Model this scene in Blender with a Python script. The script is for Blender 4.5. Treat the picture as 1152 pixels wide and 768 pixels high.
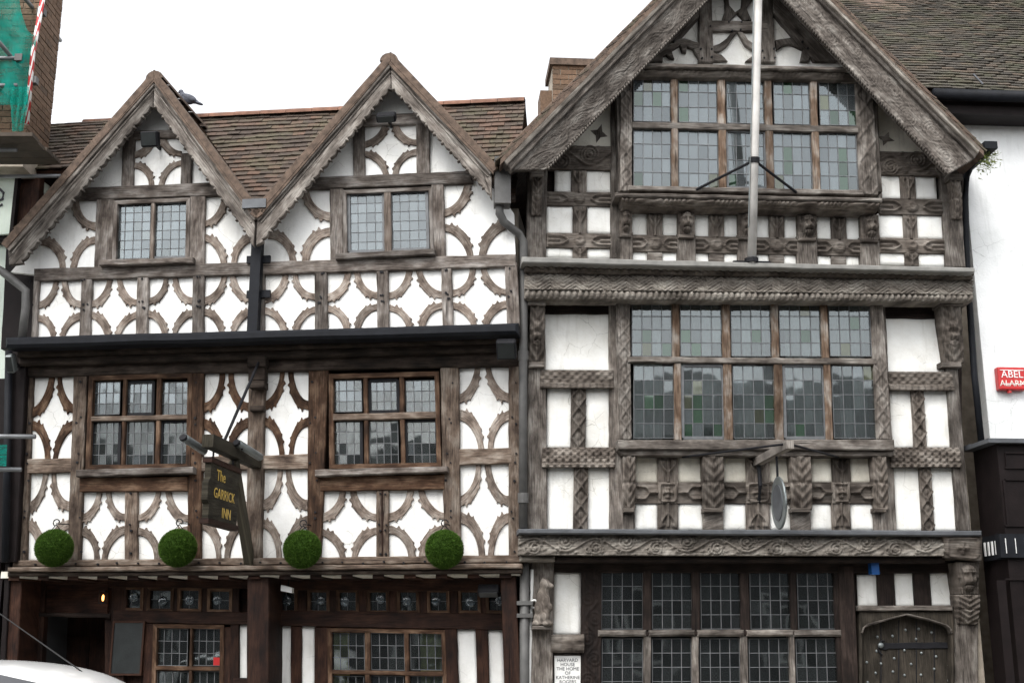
import bpy, bmesh, math, random
import numpy as np
from mathutils import Vector, Matrix
R = random.Random(7)
RAD = math.radians
scene = bpy.context.scene
for o in list(bpy.data.objects): bpy.data.objects.remove(o)
C = scene.collection

# ------------------------------------------------------------------ camera, sky, sun, exposure
FPX, PITCH, CAMZ = 1359.0, math.atan(336/1359), 1.6
cam_d = bpy.data.cameras.new('camera'); cam = bpy.data.objects.new('camera', cam_d); C.objects.link(cam)
cam.location = (0, 0, CAMZ); cam.rotation_euler = (math.pi/2 + PITCH, 0, 0)
cam_d.sensor_width = 36; cam_d.lens = FPX/1152*36; cam_d.clip_end = 2000; cam_d.clip_start = .05
scene.camera = cam
world = bpy.data.worlds.new('World'); scene.world = world; world.use_nodes = True
wn = world.node_tree; wn.nodes.clear()
SUN_EL, SUN_ROT = RAD(50), RAD(205)
sky = wn.nodes.new('ShaderNodeTexSky'); sky.sky_type = 'NISHITA'; sky.sun_disc = False
sky.sun_elevation = SUN_EL; sky.sun_rotation = SUN_ROT; sky.dust_density = 2; sky.air_density = 1.0
hsv = wn.nodes.new('ShaderNodeHueSaturation'); hsv.inputs['Saturation'].default_value = .10
bg = wn.nodes.new('ShaderNodeBackground'); bg.inputs['Strength'].default_value = .15
wo = wn.nodes.new('ShaderNodeOutputWorld')
wn.links.new(sky.outputs[0], hsv.inputs['Color']); wn.links.new(hsv.outputs[0], bg.inputs[0]); wn.links.new(bg.outputs[0], wo.inputs[0])
sun_d = bpy.data.lights.new('sun', 'SUN'); sun_d.energy = .8; sun_d.angle = RAD(28); sun_d.color = (1, .97, .93)
sun = bpy.data.objects.new('sun', sun_d); C.objects.link(sun); sun.location = (-6, -20, 30)
_d = Vector((math.sin(SUN_ROT)*math.cos(SUN_EL), math.cos(SUN_ROT)*math.cos(SUN_EL), math.sin(SUN_EL)))
sun.rotation_euler = (-_d).to_track_quat('-Z', 'Y').to_euler()
scene.view_settings.view_transform = 'Standard'; scene.view_settings.look = 'None'
scene.view_settings.exposure = 1.4; scene.view_settings.gamma = 1

# ------------------------------------------------------------------ materials
def nt(name):
    m = bpy.data.materials.new(name); m.use_nodes = True
    t = m.node_tree; b = t.nodes['Principled BSDF']; return m, t, b
def N(t, typ, **kw):
    n = t.nodes.new(typ)
    for k, v in kw.items():
        if k in n.inputs: n.inputs[k].default_value = v
        else: setattr(n, k, v)
    return n
def ramp(t, fac, stops):
    r = t.nodes.new('ShaderNodeValToRGB')
    e = r.color_ramp.elements
    while len(e) < len(stops): e.new(.5)
    for el, (p, c) in zip(e, stops):
        el.position = p; el.color = (c[0], c[1], c[2], 1) if not isinstance(c, (int, float)) else (c, c, c, 1)
    t.links.new(fac, r.inputs[0]); return r.outputs[0]
def mix(t, fac, a, b, typ='MIX'):
    m = t.nodes.new('ShaderNodeMix'); m.data_type = 'RGBA'; m.blend_type = typ
    for s, v in ((0, fac), (6, a), (7, b)):
        if hasattr(v, 'is_linked') or hasattr(v, 'links'): t.links.new(v, m.inputs[s])
        elif isinstance(v, (int, float)): m.inputs[s].default_value = v
        else: m.inputs[s].default_value = (*v, 1)
    return m.outputs[2]
def plain(name, col, rough=.6, metal=0, var=.25, scale=8, bump=.15):
    m, t, b = nt(name)
    tc = N(t, 'ShaderNodeTexCoord'); nz = N(t, 'ShaderNodeTexNoise', Scale=scale, Detail=6.)
    t.links.new(tc.outputs['Object'], nz.inputs['Vector'])
    c = ramp(t, nz.outputs[0], [(.3, [x*(1-var) for x in col]), (.7, [min(1, x*(1+var)) for x in col])])
    t.links.new(c, b.inputs['Base Color']); b.inputs['Roughness'].default_value = rough; b.inputs['Metallic'].default_value = metal
    if bump:
        n2 = N(t, 'ShaderNodeTexNoise', Scale=scale*6, Detail=4.); t.links.new(tc.outputs['Object'], n2.inputs['Vector'])
        bp = N(t, 'ShaderNodeBump', Strength=bump, Distance=.01); t.links.new(n2.outputs[0], bp.inputs['Height']); t.links.new(bp.outputs[0], b.inputs['Normal'])
    return m
def wood(name, cols, crack=.6, rough=.85, bump=.5):
    """cols: dark, mid, pale; UV: u along the grain in metres"""
    m, t, b = nt(name)
    uv = N(t, 'ShaderNodeUVMap'); oi = N(t, 'ShaderNodeObjectInfo')
    ad = N(t, 'ShaderNodeVectorMath', operation='ADD'); cx = N(t, 'ShaderNodeCombineXYZ')
    ml = N(t, 'ShaderNodeMath', operation='MULTIPLY'); ml.inputs[1].default_value = 37
    t.links.new(oi.outputs['Random'], ml.inputs[0]); t.links.new(ml.outputs[0], cx.inputs[0]); t.links.new(ml.outputs[0], cx.inputs[1])
    t.links.new(uv.outputs[0], ad.inputs[0]); t.links.new(cx.outputs[0], ad.inputs[1])
    def st(sx, sy, det, rg=.6):
        mp = N(t, 'ShaderNodeMapping'); mp.inputs['Scale'].default_value = (sx, sy, 1)
        t.links.new(ad.outputs[0], mp.inputs[0]); n = N(t, 'ShaderNodeTexNoise', Scale=1., Detail=det, Roughness=rg)
        t.links.new(mp.outputs[0], n.inputs['Vector']); return n.outputs[0]
    blot = st(3.5, 7, 5); fine = st(5, 75, 4); crk = st(2.2, 38, 3, .5)
    c = ramp(t, blot, [(.33, cols[0]), (.5, cols[1]), (.66, cols[2])])
    c = mix(t, .8, c, ramp(t, fine, [(.32, .3), (.62, 1.05)]), 'MULTIPLY')
    ck = ramp(t, crk, [(.62, 0.0), (.72, 1.0)])
    dk = N(t, 'ShaderNodeMath', operation='MULTIPLY'); t.links.new(ck, dk.inputs[0]); dk.inputs[1].default_value = crack
    c = mix(t, dk.outputs[0], c, [x*.22 for x in cols[0]])
    tone = ramp(t, oi.outputs['Random'], [(0, .6), (1, 1.15)])
    c = mix(t, 1.0, c, tone, 'MULTIPLY')
    t.links.new(c, b.inputs['Base Color']); b.inputs['Roughness'].default_value = rough; b.inputs['Specular IOR Level'].default_value = .2
    h = N(t, 'ShaderNodeMath', operation='SUBTRACT'); t.links.new(fine, h.inputs[0]); t.links.new(ck, h.inputs[1])
    bp = N(t, 'ShaderNodeBump', Strength=bump, Distance=.012); t.links.new(h.outputs[0], bp.inputs['Height']); t.links.new(bp.outputs[0], b.inputs['Normal'])
    return m
def plaster(name, col, stain, amt=.5):
    m, t, b = nt(name)
    g = N(t, 'ShaderNodeNewGeometry')
    n1 = N(t, 'ShaderNodeTexNoise', Scale=2.2, Detail=7., Roughness=.65); n2 = N(t, 'ShaderNodeTexNoise', Scale=45., Detail=4.); n3 = N(t, 'ShaderNodeTexNoise', Scale=9., Detail=5.)
    for n in (n1, n2, n3): t.links.new(g.outputs['Position'], n.inputs['Vector'])
    f = ramp(t, n1.outputs[0], [(.42, 0.0), (.75, amt)])
    c = mix(t, f, col, stain)
    sp = ramp(t, n3.outputs[0], [(.66, 0.0), (.8, .25*amt)]); c = mix(t, sp, c, [x*.5 for x in stain])
    mp = N(t, 'ShaderNodeMapping'); mp.inputs['Scale'].default_value = (16, 16, 1.6); t.links.new(g.outputs['Position'], mp.inputs[0]); n4 = N(t, 'ShaderNodeTexNoise', Scale=1., Detail=4.); t.links.new(mp.outputs[0], n4.inputs['Vector'])
    c = mix(t, ramp(t, n4.outputs[0], [(.56, 0.0), (.78, .55*amt)]), c, [x*.72 for x in stain])
    vo = N(t, 'ShaderNodeTexVoronoi', Scale=4.5, feature='DISTANCE_TO_EDGE'); wp = mix(t, .12, g.outputs['Position'], n1.outputs[1]); t.links.new(wp, vo.inputs['Vector'])
    ckm = N(t, 'ShaderNodeMath', operation='MULTIPLY'); t.links.new(ramp(t, vo.outputs[0], [(0, .6), (.012, 0.0)]), ckm.inputs[0]); t.links.new(ramp(t, n1.outputs[0], [(.5, 0.0), (.6, 1.0)]), ckm.inputs[1])
    c = mix(t, ckm.outputs[0], c, [x*.45 for x in stain])
    t.links.new(c, b.inputs['Base Color']); b.inputs['Roughness'].default_value = .9
    md = N(t, 'ShaderNodeMath', operation='ADD'); t.links.new(n2.outputs[0], md.inputs[0]); t.links.new(n3.outputs[0], md.inputs[1])
    bp = N(t, 'ShaderNodeBump', Strength=.3, Distance=.012); t.links.new(md.outputs[0], bp.inputs['Height']); t.links.new(bp.outputs[0], b.inputs['Normal'])
    return m
def glass(name, tint, haze=(.3, .33, .33), hz=.07, wavy=.03, island=False):
    m = bpy.data.materials.new(name); m.use_nodes = True; t = m.node_tree; t.nodes.clear()
    out = N(t, 'ShaderNodeOutputMaterial'); tr = N(t, 'ShaderNodeBsdfTransparent'); gl = N(t, 'ShaderNodeBsdfGlossy', Roughness=.03, Color=(.95, .985, 1, 1)); df = N(t, 'ShaderNodeBsdfDiffuse')
    rnd = N(t, 'ShaderNodeNewGeometry').outputs['Random Per Island'] if island else N(t, 'ShaderNodeObjectInfo').outputs['Random']
    c = ramp(t, rnd, [(0, [x*.8 for x in tint]), (.5, tint), (1, [min(1, x*1.08) for x in tint])])
    t.links.new(c, tr.inputs['Color']); df.inputs['Color'].default_value = (*haze, 1)
    fr = N(t, 'ShaderNodeFresnel', IOR=1.75)
    g = N(t, 'ShaderNodeNewGeometry'); nz = N(t, 'ShaderNodeTexNoise', Scale=5., Detail=0.); t.links.new(g.outputs['Position'], nz.inputs['Vector'])
    bp = N(t, 'ShaderNodeBump', Strength=wavy*3.5, Distance=.01); t.links.new(nz.outputs[0], bp.inputs['Height'])
    t.links.new(bp.outputs[0], gl.inputs['Normal'])
    hzr = ramp(t, rnd, [(0, hz*.6), (1, hz*1.5)])
    m1 = N(t, 'ShaderNodeMixShader'); t.links.new(hzr, m1.inputs[0]); t.links.new(tr.outputs[0], m1.inputs[1]); t.links.new(df.outputs[0], m1.inputs[2])
    m2 = N(t, 'ShaderNodeMixShader'); t.links.new(fr.outputs[0], m2.inputs[0]); t.links.new(m1.outputs[0], m2.inputs[1]); t.links.new(gl.outputs[0], m2.inputs[2])
    t.links.new(m2.outputs[0], out.inputs[0]); return m
def tilemat(name, cols, moss, mossamt):
    m, t, b = nt(name)
    g = N(t, 'ShaderNodeNewGeometry')
    c = ramp(t, g.outputs['Random Per Island'], [(0, cols[0]), (.35, cols[1]), (.7, cols[2]), (1, cols[3])])
    nz = N(t, 'ShaderNodeTexNoise', Scale=3.0, Detail=8., Roughness=.7); t.links.new(g.outputs['Position'], nz.inputs['Vector'])
    c = mix(t, ramp(t, nz.outputs[0], [(.48, 0.0), (.62, mossamt)]), c, moss)
    n2 = N(t, 'ShaderNodeTexNoise', Scale=40., Detail=5.); t.links.new(g.outputs['Position'], n2.inputs['Vector'])
    c = mix(t, .6, c, ramp(t, n2.outputs[0], [(.3, .5), (.7, 1.15)]), 'MULTIPLY')
    t.links.new(c, b.inputs['Base Color']); b.inputs['Roughness'].default_value = .92
    bp = N(t, 'ShaderNodeBump', Strength=.5, Distance=.01); t.links.new(n2.outputs[0], bp.inputs['Height']); t.links.new(bp.outputs[0], b.inputs['Normal'])
    return m
M = {}
M['tim'] = wood('weathered_oak', [(.055, .037, .028), (.165, .122, .093), (.31, .26, .215)], .85)
M['timtop'] = wood('grey_oak', [(.06, .046, .038), (.165, .14, .122), (.32, .292, .268)], .85)
M['brace'] = wood('pale_oak', [(.11, .082, .066), (.25, .2, .165), (.39, .34, .295)], .7)
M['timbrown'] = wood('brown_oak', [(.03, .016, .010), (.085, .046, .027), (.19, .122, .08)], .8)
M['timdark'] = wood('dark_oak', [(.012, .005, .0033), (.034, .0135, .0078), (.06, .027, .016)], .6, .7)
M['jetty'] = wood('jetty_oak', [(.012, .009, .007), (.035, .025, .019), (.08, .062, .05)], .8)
M['htim'] = wood('silvered_oak', [(.066, .055, .047), (.175, .152, .133), (.34, .312, .28)], .8, .88, .6)
M['hcarv'] = wood('carved_oak', [(.062, .05, .042), (.15, .127, .108), (.27, .24, .21)], .4, .88, .4)
M['hfrieze'] = wood('pale_carved_oak', [(.12, .104, .088), (.25, .222, .192), (.40, .37, .325)], .35, .88, .35)
M['hmull'] = wood('worn_oak', [(.08, .045, .027), (.18, .125, .088), (.36, .32, .28)], .8)
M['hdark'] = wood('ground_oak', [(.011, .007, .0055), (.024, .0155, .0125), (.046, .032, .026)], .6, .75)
M['door'] = wood('door_oak', [(.022, .018, .013), (.042, .035, .027), (.07, .058, .045)], .7, .8)
M['white'] = plaster('limewash', (.82, .82, .80), (.52, .50, .45), .55)
M['hwhite'] = plaster('old_limewash', (.82, .82, .79), (.50, .47, .40), .6)
M['hstain'] = plaster('stained_limewash', (.74, .71, .62), (.40, .36, .29), .9)
M['nwhite'] = plaster('smooth_render', (.80, .81, .81), (.52, .54, .52), .6)
M['ngreen'] = plaster('pale_green_render', (.62, .70, .62), (.5, .55, .5), .5)
M['black'] = plain('black_iron', (.012, .012, .014), .6)
M['gutter'] = plain('black_gutter_paint', (.010, .011, .014), .6)
M['lead'] = plain('lead_sheet', (.085, .09, .098), .55, .2)
M['ledge'] = plain('lead_ledge', (.20, .195, .18), .6, 0, .25)
M['came'] = plain('lead_came', (.11, .115, .12), .6, .1, .2, 20, 0)
M['pipe'] = plain('grey_pipe', (.085, .083, .08), .6, .1)
M['steel'] = plain('galvanised_tube', (.2, .205, .21), .5, .5)
M['plank'] = plain('scaffold_board', (.06, .046, .034), .9)
M['rail_white'] = plain('white_paint', (.78, .78, .76), .4, 0, .08)
M['polepaint'] = plain('weathered_white_paint', (.6, .58, .55), .55, 0, .3, 3)
M['red'] = plain('red_plastic', (.46, .02, .02), .35, 0, .05, 8, 0)
M['blue'] = plain('blue_plastic', (.008, .07, .24), .35, 0, .05, 8, 0)
M['gold'] = plain('gold_paint', (.62, .42, .08), .45, .2, .1, 8, 0)
M['ink'] = plain('dark_ink', (.06, .06, .07), .6, 0, .05, 8, 0)
M['cream'] = plain('cream_card', (.72, .70, .62), .6, 0, .05, 8, 0)
M['slate'] = plain('menu_slate', (.016, .019, .019), .35, 0, .3)
M['curtain'] = plain('grey_curtain', (.36, .37, .36), .9, 0, .15)
M['yellow'] = plain('yellow_curtain', (.75, .6, .22), .9, 0, .3)
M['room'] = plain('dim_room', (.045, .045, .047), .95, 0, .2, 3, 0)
M['sign'] = wood('sign_oak', [(.03, .026, .018), (.06, .052, .036), (.09, .08, .06)], .7)
M['pewter'] = plain('pewter', (.20, .22, .22), .42, .6)
M['mortar'] = plain('mortar', (.30, .26, .21), .95)
M['verge'] = plain('verge_mortar', (.105, .073, .054), .95, 0, .45, 14, .6)
M['shop'] = plain('dark_shop_paint', (.009, .006, .006), .6, 0, .3)
for _k in ('black', 'gutter', 'shop'): M[_k].node_tree.nodes['Principled BSDF'].inputs['Specular IOR Level'].default_value = .15
M['clear'] = glass('old_glass', (.72, .78, .78))
M['clear2'] = glass('sky_glass', (.62, .7, .72), (.42, .46, .48), .12)
M['bull'] = glass('bullseye_glass', (.5, .6, .65), (.45, .52, .58), .13)  # extra pale haze paints the round sky highlights into the glass colour
M['green'] = glass('green_glass', (.3, .5, .34), (.10, .19, .12), .14)
M['amber'] = glass('olive_glass', (.5, .52, .32), (.22, .24, .15), .14)
M['gstuff'] = glass('window_panes', (.55, .62, .62), (.25, .27, .27), .04, .03, True)
M['tile'] = tilemat('clay_tiles', [(.06, .045, .036), (.08, .058, .045), (.1, .071, .054), (.13, .078, .055)], (.095, .085, .052), .75)
M['tile2'] = tilemat('mossy_tiles', [(.042, .037, .03), (.065, .056, .045), (.085, .072, .057), (.115, .085, .062)], (.085, .085, .05), .7)
M['ridge'] = plain('ridge_clay', (.16, .08, .052), .9, 0, .4)
def brickmat(name, cols):
    m, t, b = nt(name)
    oi = N(t, 'ShaderNodeObjectInfo'); g = N(t, 'ShaderNodeNewGeometry')
    c = ramp(t, oi.outputs['Random'], [(0, cols[0]), (.5, cols[1]), (1, cols[2])])
    n2 = N(t, 'ShaderNodeTexNoise', Scale=30., Detail=5.); t.links.new(g.outputs['Position'], n2.inputs['Vector'])
    c = mix(t, .7, c, ramp(t, n2.outputs[0], [(.3, .5), (.7, 1.2)]), 'MULTIPLY')
    t.links.new(c, b.inputs['Base Color']); b.inputs['Roughness'].default_value = .92
    bp = N(t, 'ShaderNodeBump', Strength=.5, Distance=.01); t.links.new(n2.outputs[0], bp.inputs['Height']); t.links.new(bp.outputs[0], b.inputs['Normal'])
    return m
M['brick'] = brickmat('red_brick', [(.085, .03, .026), (.14, .048, .038), (.17, .075, .058)])
M['brick2'] = brickmat('orange_brick', [(.10, .065, .042), (.15, .09, .055), (.18, .115, .075)])
def leafmat():
    m, t, b = nt('clipped_leaf'); g = N(t, 'ShaderNodeNewGeometry')
    c = ramp(t, g.outputs['Random Per Island'], [(0, (.024, .05, .005)), (.6, (.05, .11, .011)), (1, (.09, .17, .022))])
    t.links.new(c, b.inputs['Base Color']); b.inputs['Roughness'].default_value = .75; b.inputs['Specular IOR Level'].default_value = .2; return m
M['leaf'] = leafmat()
def netmat():
    m = bpy.data.materials.new('debris_netting'); m.use_nodes = True; t = m.node_tree; t.nodes.clear()
    out = N(t, 'ShaderNodeOutputMaterial'); tr = N(t, 'ShaderNodeBsdfTransparent'); df = N(t, 'ShaderNodeBsdfDiffuse'); tl = N(t, 'ShaderNodeBsdfTranslucent')
    df.inputs[0].default_value = (.01, .30, .24, 1); tl.inputs[0].default_value = (.02, .5, .4, 1)
    tc = N(t, 'ShaderNodeUVMap'); nz = N(t, 'ShaderNodeTexNoise', Scale=2.0, Detail=3.); t.links.new(tc.outputs[0], nz.inputs['Vector'])
    f = ramp(t, nz.outputs[0], [(.35, .45), (.65, .85)])
    a = N(t, 'ShaderNodeMixShader'); a.inputs[0].default_value = .5; t.links.new(df.outputs[0], a.inputs[1]); t.links.new(tl.outputs[0], a.inputs[2])
    b = N(t, 'ShaderNodeMixShader'); t.links.new(f, b.inputs[0]); t.links.new(tr.outputs[0], b.inputs[1]); t.links.new(a.outputs[0], b.inputs[2])
    t.links.new(b.outputs[0], out.inputs[0]); return m
M['net'] = netmat()
def emis(name, col, s):
    m, t, b = nt(name); b.inputs['Emission Color'].default_value = (*col, 1); b.inputs['Emission Strength'].default_value = s; b.inputs['Base Color'].default_value = (*col, 1); return m
M['bulb'] = emis('lantern_flame', (1, .42, .1), 2.2)
def stripemat():
    m, t, b = nt('red_white_tape'); uv = N(t, 'ShaderNodeUVMap'); w = N(t, 'ShaderNodeTexWave', Scale=2.6); w.bands_direction = 'DIAGONAL'
    t.links.new(uv.outputs[0], w.inputs['Vector'])
    t.links.new(ramp(t, w.outputs[0], [(.48, (.75, .74, .72)), (.52, (.45, .03, .03))]), b.inputs['Base Color']); return m
M['stripe'] = stripemat()

# ------------------------------------------------------------------ frames: pixel of the photograph -> point on a facade
CP, SP = math.cos(PITCH), math.sin(PITCH)
def ray(px, py):
    a, b = (px-576)/FPX, -(py-384)/FPX
    return Vector((a, CP - b*SP, SP + b*CP))
def W(px, py, Y):
    d = ray(px, py); k = Y/d.y; return Vector((d.x*k, Y, CAMZ + d.z*k))
def interp(pts, v):
    if v <= pts[0][0]: return pts[0][1]
    for (a, b), (c, d) in zip(pts, pts[1:]):
        if v <= c: return b + (d-b)*(v-a)/(c-a)
    return pts[-1][1]
class Frame:
    def __init__(s, ang, slope, lean):
        s.ang = ang; s.o = Vector((.12, 12.5, 0)); s.u = Vector((math.cos(ang), math.sin(ang), 0)); s.n = Vector((math.sin(ang), -math.cos(ang), 0))
        s.slope = slope; s.lean = lean
    def loc(s, px, py, w=0):
        d = ray(px, py); c = Vector((0, 0, CAMZ)); p0 = s.o + s.n*w
        k = (p0-c).dot(s.n)/d.dot(s.n); p = c + d*k - s.o
        return Vector((p.dot(s.u), -w, p.z))
    def world(s, v): return s.o + s.u*v.x - s.n*v.y + Vector((0, 0, v.z))
    def quad(s, x0, y0, x1, y1):
        cx, cy = (x0+x1)/2, (y0+y1)/2
        f = lambda x, y: (x + s.lean(x)*(y-cy), y + interp(s.slope, y)*(x-cx))
        return [f(x0, y0), f(x1, y0), f(x1, y1), f(x0, y1)]
FG = Frame(-math.atan(.11), [(210, -.04), (300, -.028), (380, -.029), (420, -.025), (515, -.019), (632, -.005), (700, .018)], lambda x: .04 + (x-575)*.09/545)
FH = Frame(math.atan(.068), [(90, .021), (220, .02), (300, .022), (340, .01), (420, .005), (505, 0), (598, .006), (705, -.004)], lambda x: (x-720)/5500)

# ------------------------------------------------------------------ object helpers
def link(name, me, mat, parent=None):
    o = bpy.data.objects.new(name, me); C.objects.link(o)
    if mat is not None and me is not None and not me.materials: me.materials.append(mat)
    if parent is not None: o.parent = parent
    return o
def tag(o, label=None, cat=None, group=None, kind=None):
    for k, v in (('label', label), ('category', cat), ('group', group), ('kind', kind)):
        if v: o[k] = v
    return o
def empty(name, loc=(0, 0, 0), rz=0, label=None, cat=None, group=None):
    o = bpy.data.objects.new(name, None); C.objects.link(o); o.location = loc; o.rotation_euler = (0, 0, rz); o.empty_display_size = .2
    return tag(o, label, cat, group)
def mesh(name, vs, fs, uvs=None, smooth=False):
    me = bpy.data.meshes.new(name); me.from_pydata([tuple(v) for v in vs], [], fs)
    if uvs is not None:
        l = me.uv_layers.new(name='UVMap')
        idx = np.empty(len(me.loops), dtype=np.int32); me.loops.foreach_get('vertex_index', idx)
        l.data.foreach_set('uv', np.asarray(uvs, dtype=np.float32)[idx].ravel())
    if smooth: me.shade_smooth()
    me.update(); return me
class MB:
    """collects boxes, tubes and slabs of ONE part"""
    def __init__(s): s.v = []; s.f = []; s.uv = []
    def hexa(s, a, b):
        """a: 4 back corners, b: 4 front corners, same order (counter-clockwise seen from the front)"""
        i = len(s.v); s.v += [Vector(p) for p in a] + [Vector(p) for p in b]
        e1, e2 = (Vector(a[1])-Vector(a[0])).length, (Vector(a[3])-Vector(a[0])).length
        u = [(0, 0), (e1, 0), (e1, e2), (0, e2)]
        if e2 > e1: u = [(y, x) for x, y in u]
        s.uv += u + [(p+.01, q+.03) for p, q in u]
        s.f += [(i+4, i+5, i+6, i+7), (i+3, i+2, i+1, i), (i, i+1, i+5, i+4), (i+1, i+2, i+6, i+5), (i+2, i+3, i+7, i+6), (i+3, i, i+4, i+7)]
        return s
    def box(s, lo, hi):
        x0, y0, z0 = lo; x1, y1, z1 = hi
        return s.hexa([(x0, y1, z0), (x1, y1, z0), (x1, y1, z1), (x0, y1, z1)], [(x0, y0, z0), (x1, y0, z0), (x1, y0, z1), (x0, y0, z1)])
    def tube(s, pts, r, n=8, caps=True):
        pts = [Vector(p) for p in pts]; rs = r if isinstance(r, (list, tuple)) else [r]*len(pts)
        i0 = len(s.v); L = 0
        for k, p in enumerate(pts):
            d = (pts[min(k+1, len(pts)-1)] - pts[max(k-1, 0)]).normalized()
            a = d.cross(Vector((0, 0, 1)) if abs(d.z) < .95 else Vector((1, 0, 0))).normalized(); b = d.cross(a)
            if k: L += (p-pts[k-1]).length
            for j in range(n):
                t = 2*math.pi*j/n; s.v.append(p + a*math.cos(t)*rs[k] + b*math.sin(t)*rs[k]); s.uv.append((L, j*.03))
        for k in range(len(pts)-1):
            for j in range(n):
                a = i0+k*n+j; b = i0+k*n+(j+1) % n; s.f.append((a, b, b+n, a+n))
        if caps: s.f.append(tuple(range(i0+n-1, i0-1, -1))); s.f.append(tuple(i0+(len(pts)-1)*n+j for j in range(n)))
        return s
    def sphere(s, c, r, nu=10, nv=7):
        c = Vector(c); r = Vector(r) if not isinstance(r, (int, float)) else Vector((r, r, r)); i0 = len(s.v)
        for a in range(nv+1):
            for b in range(nu):
                th = math.pi*a/nv; ph = 2*math.pi*b/nu
                s.v.append(c + Vector((r.x*math.sin(th)*math.cos(ph), r.y*math.sin(th)*math.sin(ph), r.z*math.cos(th)))); s.uv.append((a*.02, b*.02))
        for a in range(nv):
            for b in range(nu):
                p = i0+a*nu+b; q = i0+a*nu+(b+1) % nu; s.f.append((p, p+nu, q+nu, q))
        return s
    def build(s, name, mat, parent=None, smooth=False):
        return link(name, mesh(name, s.v, s.f, s.uv, smooth), mat, parent)
def poly_area(p): return sum(p[i][0]*p[(i+1) % len(p)][1]-p[(i+1) % len(p)][0]*p[i][1] for i in range(len(p)))/2
def prism(fr, name, px, w0, w1, mat, parent, bev=.008, wob=.0035, step=.11, rough=True):
    """polygon traced on the photo, set at depth w1 on its facade and given thickness back to w0, with hewn chamfered edges"""
    P = [fr.loc(x, y, w1) for x, y in px]; P = [(p.x, p.z) for p in P]
    if poly_area(P) < 0: P.reverse()
    Q = []
    for i, a in enumerate(P):
        b = P[(i+1) % len(P)]; L = math.hypot(b[0]-a[0], b[1]-a[1]); n = max(1, int(L/step)) if rough else 1
        for k in range(n):
            f = k/n; x, z = a[0]+(b[0]-a[0])*f, a[1]+(b[1]-a[1])*f
            if k and wob: x += R.uniform(-wob, wob); z += R.uniform(-wob, wob)
            Q.append((x, z))
    n = len(Q); ins = []
    for i in range(n):
        a, b, c = Q[i-1], Q[i], Q[(i+1) % n]
        d1 = Vector((b[0]-a[0], b[1]-a[1])).normalized(); d2 = Vector((c[0]-b[0], c[1]-b[1])).normalized()
        nn = Vector((-d1.y-d2.y, d1.x+d2.x)); l = nn.length
        if l < .3: ins.append(b); continue
        nn = nn/l; k = min(1.8, 1/max(.5, nn.dot(Vector((-d1.y, d1.x))))); ins.append((b[0]+nn.x*bev*k, b[1]+nn.y*bev*k))
    vs = [(x, -w0, z) for x, z in Q] + [(x, -(w1-bev), z) for x, z in Q] + [(x, -w1, z) for x, z in ins]
    arr = np.array(Q); c = arr.mean(0); U, S, V = np.linalg.svd(arr-c); ax = V[0]
    if abs(ax[0]) > .98: ax = np.array([1., 0.])
    if abs(ax[1]) > .98: ax = np.array([0., 1.])
    ay = np.array([-ax[1], ax[0]])
    uv1 = [((np.array(q)-c)@ax, (np.array(q)-c)@ay) for q in Q]; uv = [(a, b+.05) for a, b in uv1] + uv1 + [((np.array(q)-c)@ax, (np.array(q)-c)@ay) for q in ins]
    fs = []
    for i in range(n):
        j = (i+1) % n; fs += [(i, j, n+j, n+i), (n+i, n+j, 2*n+j, 2*n+i)]
    fs.append(tuple(range(2*n, 3*n))); fs.append(tuple(range(n-1, -1, -1)))
    return link(name, mesh(name, vs, fs, uv), mat, parent)
def rect(fr, name, x0, y0, x1, y1, w0, w1, mat, parent, **k): return prism(fr, name, fr.quad(x0, y0, x1, y1), w0, w1, mat, parent, **k)
def bil(q, s, t):
    """q: TL, TR, BR, BL"""
    return [(q[0][i]*(1-s)+q[1][i]*s)*(1-t) + (q[3][i]*(1-s)+q[2][i]*s)*t for i in (0, 1)]
def relief(fr, name, q, w, hf, mat, parent, res=.012, back=.06, w_bot=None, maxn=900, gain=1.0):
    """carved face: grid over the quad q (TL,TR,BR,BL in pixels), height hf(S,T,Ls,Lt) in metres in front of w; w_bot tilts the lower edge"""
    wb = w if w_bot is None else w_bot
    A = [fr.loc(*q[0], w), fr.loc(*q[1], w), fr.loc(*q[2], wb), fr.loc(*q[3], wb)]
    Ls = ((A[1]-A[0]).length + (A[2]-A[3]).length)/2; Lt = ((A[3]-A[0]).length + (A[2]-A[1]).length)/2
    nu, nv = max(2, min(maxn, int(Ls/res))), max(2, int(Lt/res))
    s = np.linspace(0, 1, nu+1); t = np.linspace(0, 1, nv+1); Sg, Tg = np.meshgrid(s, t)
    H = hf(Sg*Ls, Tg*Lt, Ls, Lt)*np.ones_like(Sg)*gain
    A = [np.array(a) for a in A]
    P = (A[0]*(1-Sg)[..., None]+A[1]*Sg[..., None])*(1-Tg)[..., None] + (A[3]*(1-Sg)[..., None]+A[2]*Sg[..., None])*Tg[..., None]
    P[..., 1] -= H
    vs = P.reshape(-1, 3); uv = np.stack([Sg*Ls, Tg*Lt], -1).reshape(-1, 2)
    if Lt > Ls: uv = uv[:, ::-1]
    w1 = nu+1; i = np.arange(nv)[:, None]*w1 + np.arange(nu)[None, :]
    fs = np.stack([i, i+w1, i+w1+1, i+1], -1).reshape(-1, 4).tolist()
    ring = list(range(w1)) + [k*w1+nu for k in range(1, nv+1)] + [nv*w1+k for k in range(nu-1, -1, -1)] + [k*w1 for k in range(nv-1, 0, -1)]
    b0 = len(vs); bk = vs[ring].copy(); bk[:, 1] += back; n = len(ring)
    vs = np.concatenate([vs, bk]); uv = np.concatenate([uv, uv[ring]+.03])
    fs += [(ring[k], ring[(k+1) % n], b0+(k+1) % n, b0+k) for k in range(n)]
    me = mesh(name, vs, fs, uv); me.polygons.foreach_set('use_smooth', [True]*len(me.polygons)); 
    return link(name, me, mat, parent)
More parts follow.
